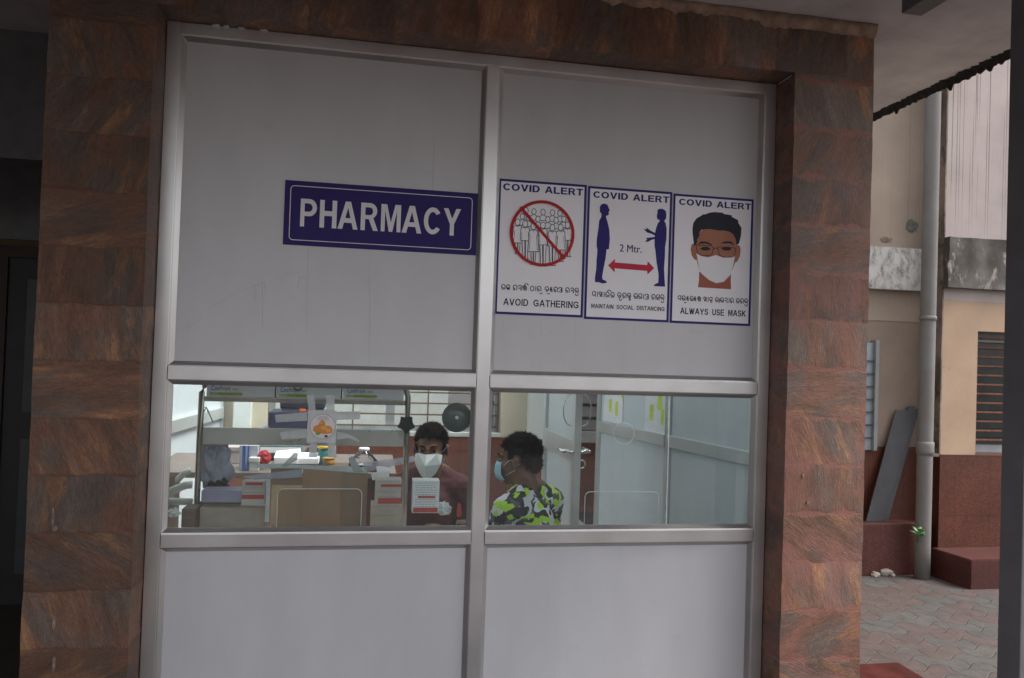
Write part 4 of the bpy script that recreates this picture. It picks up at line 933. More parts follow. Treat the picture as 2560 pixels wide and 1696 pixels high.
# round sticker taped to the glass
stk = thing('taped_round_sticker', 'round orange sticker on a white card held by grey tape across the glass', 'sticker', (lp(1198, 405, .02).x, .0195, lp(1198, 525, .02).z))
a = pxz(lp, 1090, 285, 1305, 525, .0195); bm = BM(); box(bm, a[0], a[1], .0195, .0205, a[2], a[3]); obj('card', bm, film('clear_card', (.62, .64, .66), .85), stk)
c = lp(1203, 405, .0195); rs = .0475
bm = BM(); f = bm.faces.new([bm.verts.new((x, .0192, z)) for x, z in circ(c.x, c.z, rs, 36)]); ribbon(bm, circ(c.x, c.z, rs, 36), .003, .0191, True, mi=1)
og = [(-.75, -.35), (-.7, .0), (-.35, .15), (-.2, .45), (-.05, .55), (.15, .4), (.2, .1), (.6, .05), (.8, -.2), (.75, -.5), (.3, -.6), (-.4, -.55)]
vs = [bm.verts.new((c.x+x*rs, .0190, c.z+z*rs)) for x, z in og]; bm.faces.new(vs).material_index = 2
for (x, z, r_, mi) in ((-.35, -.55, .2, 3), (.1, -.1, .25, 4), (-.1, .3, .14, 4), (.45, -.3, .22, 4), (.3, -.78, .14, 5)):
    bm.faces.new([bm.verts.new((c.x+x*rs+px*rs, .0188-.0001*mi, c.z+z*rs+pz*rs)) for px, pz in circ(0, 0, r_, 12, rz=r_*.7)]).material_index = mi
for k in range(4): ribbon(bm, [(c.x-rs*(.5-.05*k), c.z+rs*(.55+.09*k)), (c.x+rs*(.5-.05*k), c.z+rs*(.55+.09*k))], .0016, .0187, mi=6)
obj('print', bm, [M('sticker_white', (.66, .60, .62), .5), M('sticker_rim', (.34, .34, .36), .5), M('sticker_orange', (.62, .22, .05), .5), M('sticker_green', (.18, .30, .05), .5), M('sticker_yellow', (.68, .36, .09), .5), M('sticker_navy', (.03, .03, .10), .5), greyp], stk)
for q in ([(1085, 170), (1140, 172), (1152, 288), (1100, 288)], [(1228, 172), (1292, 175), (1290, 288), (1232, 288)], [(1108, 527), (1158, 527), (1162, 632), (1100, 632)], [(1240, 527), (1296, 527), (1306, 636), (1242, 632)],
          [(850, 318), (1088, 300), (1088, 362), (858, 374)], [(1308, 296), (1485, 292), (1478, 352), (1308, 356)], [(1308, 440), (1400, 462), (1476, 505), (1468, 522), (1395, 490), (1308, 500)], [(880, 445), (1088, 425), (1088, 490), (905, 500)]):
    tp(q, .0200, tape, stk)
# disc behind the glass
bm = BM(); lathe(bm, [(.0075, -.0006), (.0365*1.62, -.0006), (.0365*1.62, .0006), (.0075, .0006)], (0, 0, 0), 40, axis='Y')
for v in bm.verts: v.co += Vector((DISC[0]+.004, .032, DISC[1]))
cd = thing('compact_disc', 'grey shiny disc with white centre hanging at the upper right of left glass', 'disc', (DISC[0], .032, DISC[1]-.06))
obj('disc', bm, film('smoky_disc', (.16, .18, .18), .9, .2), cd, smooth=False)
bm = BM(); lathe(bm, [(.001, -.0016), (.0075, -.0016), (.0075, .001), (.001, .001)], (DISC[0]+.004, .032, DISC[1]), 16, axis='Y'); obj('hub', bm, whitec, cd)
# steel rack with boxes
RY = .30
rack = thing('steel_rack', 'tubular steel rack with flat shelves and a black star knob behind left glass', 'rack', (lp(1050, 900, RY).x, RY, CT))
st = alu('rack_steel', (.50, .48, .45), .22, .9)
xl_, xr_ = lp(288, 600, RY).x, lp(1822, 600, RY).x; zt_ = lp(300, 20, RY).z; r_ = .012
bm = BM(); R0 = .10
tube(bm, [(xl_, RY, CT)]+[(xl_, RY, CT+.1*i) for i in range(1, 5)]+[(xl_+R0*(1-math.cos(R(t))), RY, zt_-.09+R0*math.sin(R(t))) for t in range(10, 91, 16)]+[(xr_-R0*(1-math.sin(R(90-t))) if False else xr_-R0*(1-math.cos(R(t))), RY, zt_-.09+R0*math.sin(R(t))) for t in range(90, 9, -16)]+[(xr_, RY, CT+.4), (xr_, RY, CT+.2), (xr_, RY, CT)], r_, 12)
obj('tube_frame', bm, st, rack, smooth=True)
zsh = lp(1050, 212, RY)
bm = BM(); box(bm, xl_+.012, xr_-.012, RY-.012, RY+.22, zsh.z-.011, zsh.z+.010, .003); obj('shelf', bm, st, rack)
z0, z1 = lp(1050, 545, RY).z, lp(1050, 420, RY).z
bm = BM(); box(bm, xl_+.012, xr_-.012, RY-.004, RY+.004, z0, z1, .002); obj('backrest_plate', bm, alu('mirror_steel', (.62, .61, .58), .3, .45), rack)
z0, z1 = lp(600, 1000, RY).z, lp(600, 955, RY).z
bm = BM(); box(bm, xl_+.012, lp(778, 980, RY).x, RY-.004, RY+.15, z0, z1, .002); obj('shelf', bm, st, rack)
kc = lp(1822, 388, RY-.03); bm = BM()
pts = [((.029 if i % 2 == 0 else .0185)*math.sin(R(i*36+180)), (.029 if i % 2 == 0 else .0185)*math.cos(R(i*36+180))) for i in range(10)]
q = [(kc.x+x*1.4, kc.z+z*1.4) for x, z in pts]; poly(bm, q[::-1], RY-.04, .024); bmesh.ops.bevel(bm, geom=bm.edges[:], offset=.002, segments=2, affect='EDGES'); bmesh.ops.recalc_face_normals(bm, faces=bm.faces[:])
obj('star_knob', bm, M('black_plastic', (.012, .012, .014), .5), rack)
rc = lp(1022, 105, RY-.03); bm = BM(); tube(bm, [(rc.x+.0165*math.cos(R(t)), RY-.03, rc.z+.0165*math.sin(R(t))) for t in range(0, 360, 20)], .0045, 8, True); obj('hook_ring', bm, M('grey_ring', (.25, .24, .24), .3, .8), rack, smooth=True)
# medicine cartons on the shelf
for k, (xa, xb, yb) in enumerate(((345, 848, 188), (858, 1338, 200), (1352, 1800, 205))):
    a, b = lp(xa, yb, RY), lp(xb, yb, RY); zb = zsh.z+.0105; hgt = .19
    ctn = thing('medicine_carton', ('white carton with green arrows at the left end of the rack shelf', 'white carton with green arrows in the middle of the rack shelf', 'white carton with green arrows beside the star knob')[k], 'carton', ((a.x+b.x)/2, RY+.08, zb), 'white cartons on the rack shelf')
    bm = BM(); box(bm, a.x, b.x, RY-.008, RY+.19, zb, zb+hgt, .002); obj('box', bm, whitec, ctn)
    sc_ = (b.x-a.x); zz = (a.z+b.z)/2; u0 = a.x+sc_*.05; yq = RY-.0086; S = .338/1921.7*3.35
    bm = BM(); text_mesh(bm, 'Covi', u0+.004, u0+.004+62*S, zz+44*S, zz+80*S, yq, .02); text_mesh(bm, 'hope', u0+.004+65*S, u0+.004+128*S, zz+38*S, zz+80*S, yq, .02, 1); text_mesh(bm, '200', u0+.004+140*S, u0+.004+178*S, zz+48*S, zz+62*S, yq, .01, 1); obj('lettering', bm, [bluep, greyp], ctn)
    bm = BM()
    for j in range(4):
        xx = u0+j*54*S; w_ = 50*S; poly(bm, [(xx, zz+12*S), (xx+w_, zz+12*S), (xx+w_+10*S, zz+22*S), (xx+w_, zz+32*S), (xx, zz+32*S)], yq-.0001*(j+1), .0002, mi=0 if j else 1)
    obj('arrow_band', bm, [grn, grnl], ctn)
    bm = BM(); text_mesh(bm, 'capsules ip', a.x+sc_*.12, b.x-.02, zz+104*S, zz+122*S, yq, .01); obj('small_print', bm, greyp, ctn)
# cartons on the counter
def carton(name, label, P, x0, y0, x1, y1, Y, dep, stripes, lines=0, zb=None, mat=None, grp=None):
    a = pxz(P, x0, y0, x1, y1, Y); zb = a[2] if zb is None else zb
    c_ = thing(name, label, 'carton', ((a[0]+a[1])/2, Y+dep/2, zb), grp)
    bm = BM(); box(bm, a[0], a[1], Y, Y+dep, zb, a[3], .0015); obj('box', bm, mat or whitec, c_)
    bm = BM(); w_ = a[1]-a[0]; h_ = a[3]-a[2]
    for u0, u1, v0, v1 in stripes: box(bm, a[0]+w_*u0, a[0]+w_*u1, Y-.0012, Y-.0004, a[2]+h_*v0, a[2]+h_*v1)
    if stripes: obj('red_stripe', bm, redp, c_)
    else: bm.free()
    if lines:
        bm = BM(); rnd = random.Random(label)
        for k in range(lines):
            v = .93-k*(.8/lines)
            if any(s[2]-.03 < v < s[3]+.03 for s in stripes): continue
            x = .08
            while x < .85:
                l_ = .05+.1*rnd.random(); ribbon(bm, [(a[0]+w_*x, a[2]+h_*v), (a[0]+w_*min(.92, x+l_), a[2]+h_*v)], .0022, Y-.0012); x += l_+.03
        obj('printed_lines', bm, greyp, c_)
    return c_
carton('medicine_box', 'white medicine box with two red stripes standing in front of the masked man', lp, 1868, 805, 2065, 1045, .10, .07, [(.2, .85, .46, .53), (.04, .96, .02, .17)], 11)
bt = lp(1960, 1048, .10)
carton('striped_box', 'pale box with two salmon stripes right of the cardboard sheet', lp, 1590, 800, 1785, 985, .12, .08, [(.22, 1., .72, .83), (.12, 1., .05, .28)], 4, zb=CT+.001+.08, mat=M('pale_carton', (.55, .50, .46), .6))
carton('beige_box', 'beige carton under the pale striped box right of the cardboard', lp, 1556, 985, 1785, 1150, .11, .1, [], 2, zb=CT+.001, mat=M('beige_carton', (.52, .45, .37), .7))
carton('stripe_box', 'small white box with red stripes left of the cardboard sheet', lp, 604, 812, 775, 948, .20, .06, [(.15, .9, .8, .96), (.02, .98, .05, .28)], 3, mat=M('greyish_carton', (.55, .52, .50), .6), zb=lp(700, 952, RY).z+.001)
carton('beige_tray_carton', 'wide beige carton at the bottom of the steel rack', lp, 292, 1005, 776, 1150, .22, .12, [], 0, zb=CT+.001, mat=M('beige_board', (.46, .39, .32), .7))
carton('brown_carton', 'brown carton with black print in the lower left corner of the glass', lp, 158, 1015, 262, 1150, .16, .1, [], 2, zb=CT+.001, mat=M('brown_carton_board', (.22, .155, .12), .8))
carton('blue_print_box', 'pale box with blue print lying on the rack behind the white box', lp, 305, 880, 600, 950, .26, .1, [], 3, mat=M('pale_blue_carton', (.38, .37, .52), .6), zb=lp(450, 952, RY).z+.001)
# crumpled bags
def crumple(name, label, cat, c, rx, ry, rz, mat, amp=.3, seed=0, fr=26):
    bm = BM(); bmesh.ops.create_icosphere(bm, subdivisions=4, radius=1)
    for v in bm.verts:
        d = v.co.normalized(); k = 1+amp*mnoise.noise(d*2.2+Vector((seed, 0, 0)))+amp*.5*mnoise.noise(d*5+Vector((0, seed, 0)))-amp*.4*abs(mnoise.noise(d*9+Vector((seed, seed, 0))))
        v.co = Vector((c[0]+d.x*rx*k, c[1]+d.y*ry*k, max(c[2]+d.z*rz*k, c[2]-rz*.8)))
    return obj(name, bm, mat, label=label, cat=cat)
plast = M('white_polythene', (.72, .76, .77), .25, var=.06, bump=.4, bs=30); bplast = M('blue_grey_polythene', (.40, .42, .54), .35, var=.15, bump=.4, bs=30)
p = lp(2095, 1015, .16); crumple('plastic_bag', 'white crumpled plastic bag behind the striped medicine box', 'bag', p, .030, .03, .028, plast, .4, 3)
p = lp(100, 1045, .12); crumple('plastic_bag', 'white crumpled plastic bag in the lower left glass corner', 'bag', p, .024, .03, .017, plast, .45, 8)
p = lp(395, 700, .42); crumple('polythene_sack', 'blue grey polythene sack slumped behind the left rack tube', 'sack', (p.x, .45, p.z), .07, .05, .12, bplast, .3, 5)
p = lp(425, 850, .40); crumple('black_pouch', 'small black pouch under the blue grey sack', 'pouch', (p.x, .42, p.z), .045, .03, .035, M('black_cloth', (.03, .03, .035), .8), .3, 6)
p = lp(2212, 1030, .14); crumple('orange_packet', 'bright orange packet by the seated man at the glass edge', 'packet', p, .0095, .008, .030, M('orange_foil', (.62, .07, .03), .35, bump=.6, bs=60), .35, 2)
# back desk with books, bottles and printer
BZ = .93
bdk = thing('back_desk', 'cluttered back desk with dark front behind the steel rack', 'desk', (.25, 1.55, .012))
bm = BM(); box(bm, -.35, .95, 1.2, 1.95, BZ-.03, BZ, .004); obj('desk_top', bm, M('desk_laminate', (.17, .14, .125), .5), bdk)
for x in (-.33, .92):
    bm = BM(); box(bm, x-.015, x+.015, 1.23, 1.92, .012, BZ-.031); obj('side_panel', bm, M('desk_side', (.30, .24, .2), .6), bdk)
def slab_at(name, label, cat, x0, y0, x1, y1, Y, dep, mat, rz=0, zb=None, edge=None, grp=None):
    a = pxz(lp, x0, y0, x1, y1, Y); zb = a[2] if zb is None else zb
    t = thing(name, label, cat, ((a[0]+a[1])/2, Y+dep/2, zb), grp)
    rot = Matrix.Rotation(R(rz), 3, 'Z') if rz else None
    bm = BM(); h = a[3]-zb; box(bm, a[0], a[1], Y, Y+dep, zb, zb+h, .002, rot=rot); obj('cover', bm, mat, t)
    bm = BM(); box(bm, a[0]+.004, a[1]-.002, Y-.001, Y+dep-.004, zb+h*.2, zb+h*.8, rot=rot, piv=Vector(((a[0]+a[1])/2, Y+dep/2, zb))); obj('pages', bm, edge or whitec, t); return t
slab_at('register_book', 'thick white register lying under the open booklet on the back desk', 'book', 842, 636, 1015, 684, 1.3, .25, whitec, 0)
slab_at('paper_stack', 'stack of white forms on the back desk beside the white register', 'papers', 1016, 640, 1172, 684, 1.32, .25, whitec, 0)
slab_at('box_file', 'grey green box file lying behind the white register', 'file', 735, 545, 1045, 612, 1.62, .22, M('teal_card', (.12, .20, .19), .6), 0)
a = lp(940, 605, 1.42); bm = BM()
for k, (dz0, dz1) in enumerate(((0, .05), (.0, .05))):
    q = [lp(843, 632, 1.38), lp(1035, 620, 1.38), lp(1040, 568, 1.50), lp(862, 585, 1.50)]
vs = [bm.verts.new(p) for p in q]; v2 = [bm.verts.new(p-Vector((0, 0, .008))) for p in q]
bm.faces.new(vs); bm.faces.new(v2[::-1])
for i in range(4): bm.faces.new((vs[i], v2[i], v2[(i+1) % 4], vs[(i+1) % 4]))
bmesh.ops.recalc_face_normals(bm, faces=bm.faces[:])
obj('open_booklet', bm, whitec, label='open white booklet tilted on top of the register', cat='booklet')
p = lp(765, 640, 1.28); rb = crumple('red_pouch', 'red pouch with yellow bands on the back desk', 'pouch', (p.x, 1.3, p.z), .035, .03, .04, M('red_cloth', (.36, .02, .03), .6), .25, 4)
def bottle(label, x, y0, y1, Y, r, body, capm, cat='bottle', neck=.45):
    t_, b_ = lp(x, y0, Y), lp(x, y1, Y); zb = b_.z; h = t_.z-zb
    o_ = thing('bottle', label, cat, (b_.x, Y, zb))
    bm = BM(); lathe(bm, [(r*.92, 0), (r, h*.03), (r, h*.66), (r*.9, h*.72), (r*neck, h*.82), (r*neck, h*.88)], (b_.x, Y, zb), 20); obj('body', bm, body, o_, smooth=True)
    bm = BM(); lathe(bm, [(r*neck*1.15, h*.88), (r*neck*1.2, h*.9), (r*neck*1.2, h), (r*neck*1.05, h*1.0)], (b_.x, Y, zb), 20); obj('cap', bm, capm, o_, smooth=True)
bottle('teal bottle with yellow cap standing behind the taped sticker', 1215, 548, 684, 1.45, .04, M('teal_plastic', (.04, .16, .16), .3), M('yellow_plastic', (.55, .36, .03), .4), neck=.8)
bottle('squat amber jar on the back desk beside the stack of forms', 1248, 634, 688, 1.25, .032, M('amber_jar', (.42, .20, .03), .35), M('amber_lid', (.40, .24, .06), .4), 'jar', .9)
fy = 1.35; f0, f1 = lp(1510, 562, fy), lp(1510, 690, fy); H = f0.z-f1.z
fl_ = thing('clear_flask', 'clear conical flask with a white cap in front of the brown wall base', 'flask', (f0.x, fy, f1.z))
bm = BM(); lathe(bm, [(.0795, 0), (.082, .004), (.0785, H*.25), (.03, H*.8), (.027, H*.88)], (f0.x, fy, f1.z), 24); obj('body', bm, glassm('flask_plastic', (.90, .90, .92), 1.), fl_, smooth=True)
bm = BM(); lathe(bm, [(.029, H*.86), (.030, H*.865), (.030, H), (.027, H*1.01)], (f0.x, fy, f1.z), 20); obj('cap', bm, whitec, fl_, smooth=True)
bm = BM(); box(bm, f0.x-.16, f0.x+.12, fy-.12, fy+.1, .012, f1.z-.0005, .004); obj('side_cabinet', bm, M('dark_cabinet', (.10, .05, .04), .5), label='low dark brown cabinet carrying the clear flask', cat='cabinet')
for k, (q4, Y0, lb) in enumerate((([(1500, 672), (1880, 622), (1892, 660), (1520, 742)], .34, 'long clear bluish sheet imitating a reflection on the glass before the masked man'), ([(1600, 700), (1700, 690), (1705, 735), (1605, 745)], .30, 'small folded white slip on the counter right of the cardboard'), ([(1560, 745), (1690, 735), (1700, 790), (1570, 800)], .21, 'white paper slip leaning on top of the pale striped box'))):
    q = [lp(x, y, Y0+.06*(i in (0, 1))) for i, (x, y) in enumerate(q4)]
    bm = BM(); vs = [bm.verts.new(p) for p in q]; v2 = [bm.verts.new(p+Vector((0, .001, -.001))) for p in q]; bm.faces.new(vs[::-1]); bm.faces.new(v2)
    for i in range(4): bm.faces.new((vs[i], v2[i], v2[(i+1) % 4], vs[(i+1) % 4]))
    bmesh.ops.recalc_face_normals(bm, faces=bm.faces[:])
    obj('reflection_sheet' if k == 0 else 'paper_slip', bm, film('bluish_film', (.50, .50, .62), .5) if k == 0 else whitec, label=lb, cat='plastic sheet' if k == 0 else 'paper')  # the first, translucent sheet stands in for a pale reflection on the glass
bm = BM(); tube(bm, [lp(330, 262, .33), lp(352, 275, .33), lp(362, 305, .33), lp(380, 345, .33), lp(392, 372, .33)], .0022, 6); tube(bm, [lp(322, 300, .33), lp(345, 262, .33), lp(356, 300, .33)], .003, 6)
obj('loose_wire', bm, M('grey_wire', (.16, .15, .15), .5), label='loose grey wire hanging from the left rack tube', cat='wire')
for k, (x0_, y0_, x1_, y1_, Y0, cm, lb) in enumerate(((440, 560, 585, 690, 1.5, (.34, .30, .30), 'dull pinkish box left of the lilac file on the back desk'), (660, 640, 730, 690, 1.24, (.50, .52, .50), 'small white box at the foot of the red pouch'), (1090, 560, 1190, 690, 1.7, (.16, .13, .12), 'dark box standing behind the stack of forms'), (300, 600, 420, 700, 1.7, (.30, .32, .36), 'grey box at the left end of the back desk'))):
    a = pxz(lp, x0_, y0_, x1_, y1_, Y0); c_ = thing('storage_box', lb, 'box', ((a[0]+a[1])/2, Y0+.06, BZ+.0006), 'boxes on the back desk')
    bm = BM(); box(bm, a[0], a[1], Y0, Y0+.12, BZ+.0006, a[3], .003); obj('box', bm, M('storage_card_%s' % 'abcd'[k], cm, .7), c_); bm = BM(); box(bm, a[0]-.003, a[1]+.003, Y0-.003, Y0+.123, a[3]-.02, a[3]+.002, .002); obj('lid', bm, M('storage_lid_%s' % 'abcd'[k], tuple(x*1.2 for x in cm), .7), c_)
# printer on the back desk
pa = pxz(lp, 800, 290, 1110, 420, 1.75); prn = thing('printer', 'dark navy printer with an orange light beneath the rack shelf', 'printer', ((pa[0]+pa[1])/2, 1.85, pa[2]))
pm = M('navy_plastic', (.035, .04, .07), .45); pz = pa[2]
bm = BM(); box(bm, pa[0], pa[1]+.1, 1.75, 2.0, pz, pz+.10, .012); obj('body', bm, pm, prn)
bm = BM(); box(bm, pa[0]+.06, pa[1]+.08, 1.78, 1.98, pz+.115, pz+.2, .012); obj('lid', bm, pm, prn)
bm = BM(); box(bm, pa[0]+.07, pa[1]+.07, 1.79, 1.97, pz+.098, pz+.117); obj('paper_tray', bm, M('grey_tray', (.35, .36, .38), .5), prn)
c = lp(1052, 287, 1.75); bm = BM(); box(bm, c.x-.018, c.x+.018, 1.772, 1.782, c.z-.008, c.z+.008, .002); obj('indicator', bm, M('orange_lamp', (.75, .20, .05), .4), prn)
bm = BM(); box(bm, pa[0]-.05, pa[1]+.15, 1.72, 1.99, BZ+.0005, pz-.0005, .005); obj('printer_stand', bm, M('pale_stand', (.44, .40, .42), .6), label='pale stand box lifting the printer on the back desk', cat='stand')
p = lp(620, 600, 1.25); bm = BM(); box(bm, p.x-.006, p.x+.010, 1.24, 1.252, BZ+.001, lp(620, 545, 1.25).z, .002); box(bm, p.x+.02, p.x+.028, 1.24, 1.25, BZ+.0015, lp(650, 545, 1.25).z, .001)
obj('blue_ruler', bm, M('blue_plastic', (.06, .14, .42), .4), label='blue ruler standing upright by the pale file', cat='ruler')
a = pxz(lp, 585, 545, 722, 690, 1.3); bm = BM(); box(bm, a[0], a[1], 1.3, 1.36, BZ+.001, a[3], .003); obj('pale_file', bm, M('lilac_card', (.44, .44, .52), .6), label='pale lilac file standing behind the blue ruler', cat='file')
# white plastic chair at far left
chp = M('white_chair_plastic', (.68, .72, .68), .35, var=.05)
chy = .62; ch = thing('plastic_chair', 'white plastic armchair at the far left behind the glass', 'chair', (lp(60, 900, chy).x, chy+.1, .012))
c1_, c2_ = lp(215, 735, chy), lp(80, 900, chy)
bm = BM(); tube(bm, [lp(225, 728, chy), lp(180, 750, chy), lp(130, 800, chy), lp(95, 860, chy), lp(75, 930, chy)], .014, 8); obj('backrest', bm, chp, ch, smooth=True)
bm = BM(); tube(bm, [lp(235, 835, chy-.12), lp(190, 838, chy-.12), lp(120, 868, chy-.12), lp(40, 905, chy-.12)], .017, 8); obj('armrest', bm, chp, ch, smooth=True)
bm = BM(); tube(bm, [lp(240, 962, chy-.2), lp(150, 960, chy-.2), lp(20, 955, chy-.2)], .015, 8); obj('armrest', bm, chp, ch, smooth=True)
cx_ = lp(110, 900, chy).x
bm = BM(); box(bm, cx_-.22, cx_+.12, .5, .95, .43, .455, .012); obj('seat', bm, chp, ch)
for sx in (-.2, .1):
    for sy in (.52, .92):
        bm = BM(); tube(bm, [(cx_+sx, sy, .43), (cx_+sx*1.1, sy, .2), (cx_+sx*1.15, sy, .012)], .017, 8); obj('leg', bm, chp, ch)

# ------------------------------------------------------------------ people
def hull_capsule(bm, p, r0, q, r1):
    t = BM()
    for c_, r in ((p, r0), (q, r1)):
        g = bmesh.ops.create_icosphere(t, subdivisions=2, radius=r)
        for v in g['verts']: v.co += Vector(c_)
    pts = [v.co.copy() for v in t.verts]; t.free(); t = BM()
    vs = [t.verts.new(p_) for p_ in pts]
    bmesh.ops.convex_hull(t, input=vs)
    t.verts.index_update(); mp = {}
    for f in t.faces:
        for v in f.verts:
            if v.index not in mp: mp[v.index] = bm.verts.new(v.co)
    for f in t.faces: bm.faces.new([mp[v.index] for v in f.verts])
    t.free()
def ell(bm, c_, r, rot=None, sub=3):
    g = bmesh.ops.create_icosphere(bm, subdivisions=sub, radius=1)
    for v in g['verts']:
        q = Vector((v.co.x*r[0], v.co.y*r[1], v.co.z*r[2]))
        if rot is not None: q = rot @ q
        v.co = q+Vector(c_)
def fuse(bm, vox, smooth=3, fac=.5):
    """one continuous skin over all the masses in bm"""
    me = bpy.data.meshes.new('mass'); bm.to_mesh(me); bm.free(); o = bpy.data.objects.new('mass', me); col.objects.link(o)
    m = o.modifiers.new('r', 'REMESH'); m.mode = 'VOXEL'; m.voxel_size = vox
    s = o.modifiers.new('s', 'SMOOTH'); s.iterations = smooth; s.factor = fac
    dg = bpy.context.evaluated_depsgraph_get(); m2 = bpy.data.meshes.new_from_object(o.evaluated_get(dg))
    b = BM(); b.from_mesh(m2); bpy.data.objects.remove(o); bpy.data.meshes.remove(me); bpy.data.meshes.remove(m2); return b
skin = M('brown_skin', (.155, .072, .042), .5, var=.12, vs=14); hairm = M('black_hair', (.008, .007, .007), .75, var=.3, vs=60, bump=.5, bs=120, spec=.08)
def person(label, hc, yaw, lean, shirt_mat, trouser_mat, mask, hands, shoulder=.2, tilt=0, bodyyaw=None, hs_=1.):
    """seated figure; hc = middle of the head, yaw = heading of the face (0 looks to -Y)"""
    floor = .012
    root = thing('person', label, 'person', (hc[0], hc[1], floor))
    Rz = Matrix.Rotation(yaw, 3, 'Z') @ Matrix.Rotation(tilt, 3, 'X'); Rb = Matrix.Rotation(yaw if bodyyaw is None else bodyyaw, 3, 'Z')
    H = lambda x, y, z: Vector(hc)+Rz @ (Vector((x, -y, z))*hs_)        # head space: x side, y forward, z up
    nb_ = Vector(hc)+Rz @ (Vector((0, .03, -.10))*hs_); ch_ = nb_+Rb @ Vector((0, -lean*.15+.02, -.10))
    B = lambda x, y, z: ch_+Rb @ Vector((x, -y, z))                  # chest space
    hip = ch_.z-.50
    bm = BM()
    ell(bm, H(0, -.012, .035), (.074*hs_, .094*hs_, .084*hs_), Rz); ell(bm, H(0, .03, -.03), (.062*hs_, .068*hs_, .08*hs_), Rz); ell(bm, H(0, .055, -.085), (.034*hs_, .032*hs_, .028*hs_), Rz)
    hull_capsule(bm, H(0, .092, .02), .010, H(0, .108, -.018), .0135)
    for s in (-1, 1):
        ell(bm, H(s*.03, .084, .030), (.024, .012, .009), Rz); ell(bm, H(s*.036, .066, -.02), (.026, .026, .022), Rz)
        ell(bm, H(s*.014, .098, -.020), (.009, .010, .008), Rz)
        ell(bm, H(s*.081, -.012, -.004), (.008, .022, .034), Rz @ Matrix.Rotation(s*.35, 3, 'Z')); ell(bm, H(s*.086, -.020, .010), (.007, .016, .018), Rz)
    ell(bm, H(0, .094, -.050), (.022, .010, .0065), Rz); ell(bm, H(0, .090, -.060), (.019, .011, .0075), Rz)
    hull_capsule(bm, H(0, -.015, -.03), .055, nb_+Vector((0, 0, -.045)), .062)
    hull_capsule(bm, B(-shoulder*.62, 0, .0), .062, B(shoulder*.62, 0, .0), .062)
    for s in (-1, 1): hull_capsule(bm, B(s*.05, -.005, .075), .045, B(s*shoulder*.8, 0, .01), .05)
    hull_capsule(bm, B(0, .01, -.10), .13, B(0, .0, -.42), .13)
    hands_pts = []
    for s in (-1, 1):
        sh = B(s*shoulder, 0, 0); el = B(s*(shoulder+.045), .06, -.27); hd = Vector(hands[0 if s < 0 else 1])
        d = hd-el; wr = el+d.normalized()*min(d.length, .25)
        hull_capsule(bm, sh, .05, el, .040); hull_capsule(bm, el, .039, wr, .026)
        fw = (wr-el).normalized(); up = Vector((0, 0, 1)); sd_ = fw.cross(up).normalized()*s
        pc = wr+fw*.045; hull_capsule(bm, wr+fw*.02-sd_*.016, .015, pc+fw*.035-sd_*.024, .012); hull_capsule(bm, wr+fw*.02+sd_*.016, .015, pc+fw*.035+sd_*.024, .012)
        for i, (ln, of) in enumerate(((.062, -.028), (.072, -.009), (.066, .010), (.05, .028))):
            k0 = pc+fw*.04+sd_*of; k1 = k0+fw*ln*.45-up*.006; k2 = k1+fw*ln*.38-up*.018; k3 = k2+fw*ln*.2-up*.016
            hull_capsule(bm, k0, .0088, k1, .008); hull_capsule(bm, k1, .008, k2, .0075); hull_capsule(bm, k2, .0075, k3, .0065)
        t0 = wr+fw*.03-sd_*.03; t1 = t0+fw*.035-sd_*.022-up*.008; t2 = t1+fw*.03-sd_*.004-up*.01
        hull_capsule(bm, t0, .012, t1, .010); hull_capsule(bm, t1, .010, t2, .008)
        hp = ch_.copy(); hp.z = hip; hj = hp+Rb @ Vector((s*.10, 0, 0)); kn = hj+Rb @ Vector((s*.03, -.42, -.02)); an = Vector((kn.x, kn.y, floor+.07))+Rb @ Vector((0, .03, 0)); toe = an+Rb @ Vector((0, -.16, 0)); toe.z = floor+.035
        hull_capsule(bm, hj, .085, kn, .060); hull_capsule(bm, kn, .058, an, .040); hull_capsule(bm, Vector((an.x, an.y, floor+.045)), .042, toe, .030)
        hands_pts.append((sh, el, wr, hj, kn, an, fw))
    body = obj('body', fuse(bm, .006, 3), skin, root, smooth=True)
    # shirt: looser skin over torso and upper arms
    bm = BM(); g = .012
    hull_capsule(bm, B(-shoulder*.62, 0, .0), .062+g, B(shoulder*.62, 0, .0), .062+g)
    for s in (-1, 1): hull_capsule(bm, B(s*.052, -.005, .062), .045+g*.7, B(s*shoulder*.8, 0, .01), .05+g)
    hull_capsule(bm, B(0, .01, -.10), .13+g, B(0, .0, -.44), .135+g)
    for (sh, el, wr, *_r2) in hands_pts: hull_capsule(bm, sh, .05+g, sh.lerp(el, .86), .046+g)
    sb = fuse(bm, .009, 4)
    for v in sb.verts: v.co += v.normal*(.004*mnoise.noise(v.co*18)+.003*mnoise.noise(v.co*45))
    obj('shirt', sb, shirt_mat, root, smooth=True)
    bm = BM(); 
    for (sh, el, wr, hj, kn, an, fw) in hands_pts: hull_capsule(bm, hj, .094, kn, .070); hull_capsule(bm, kn, .069, an+Vector((0, 0, .03)), .052)
    obj('trousers', fuse(bm, .012, 3), trouser_mat, root, smooth=True)
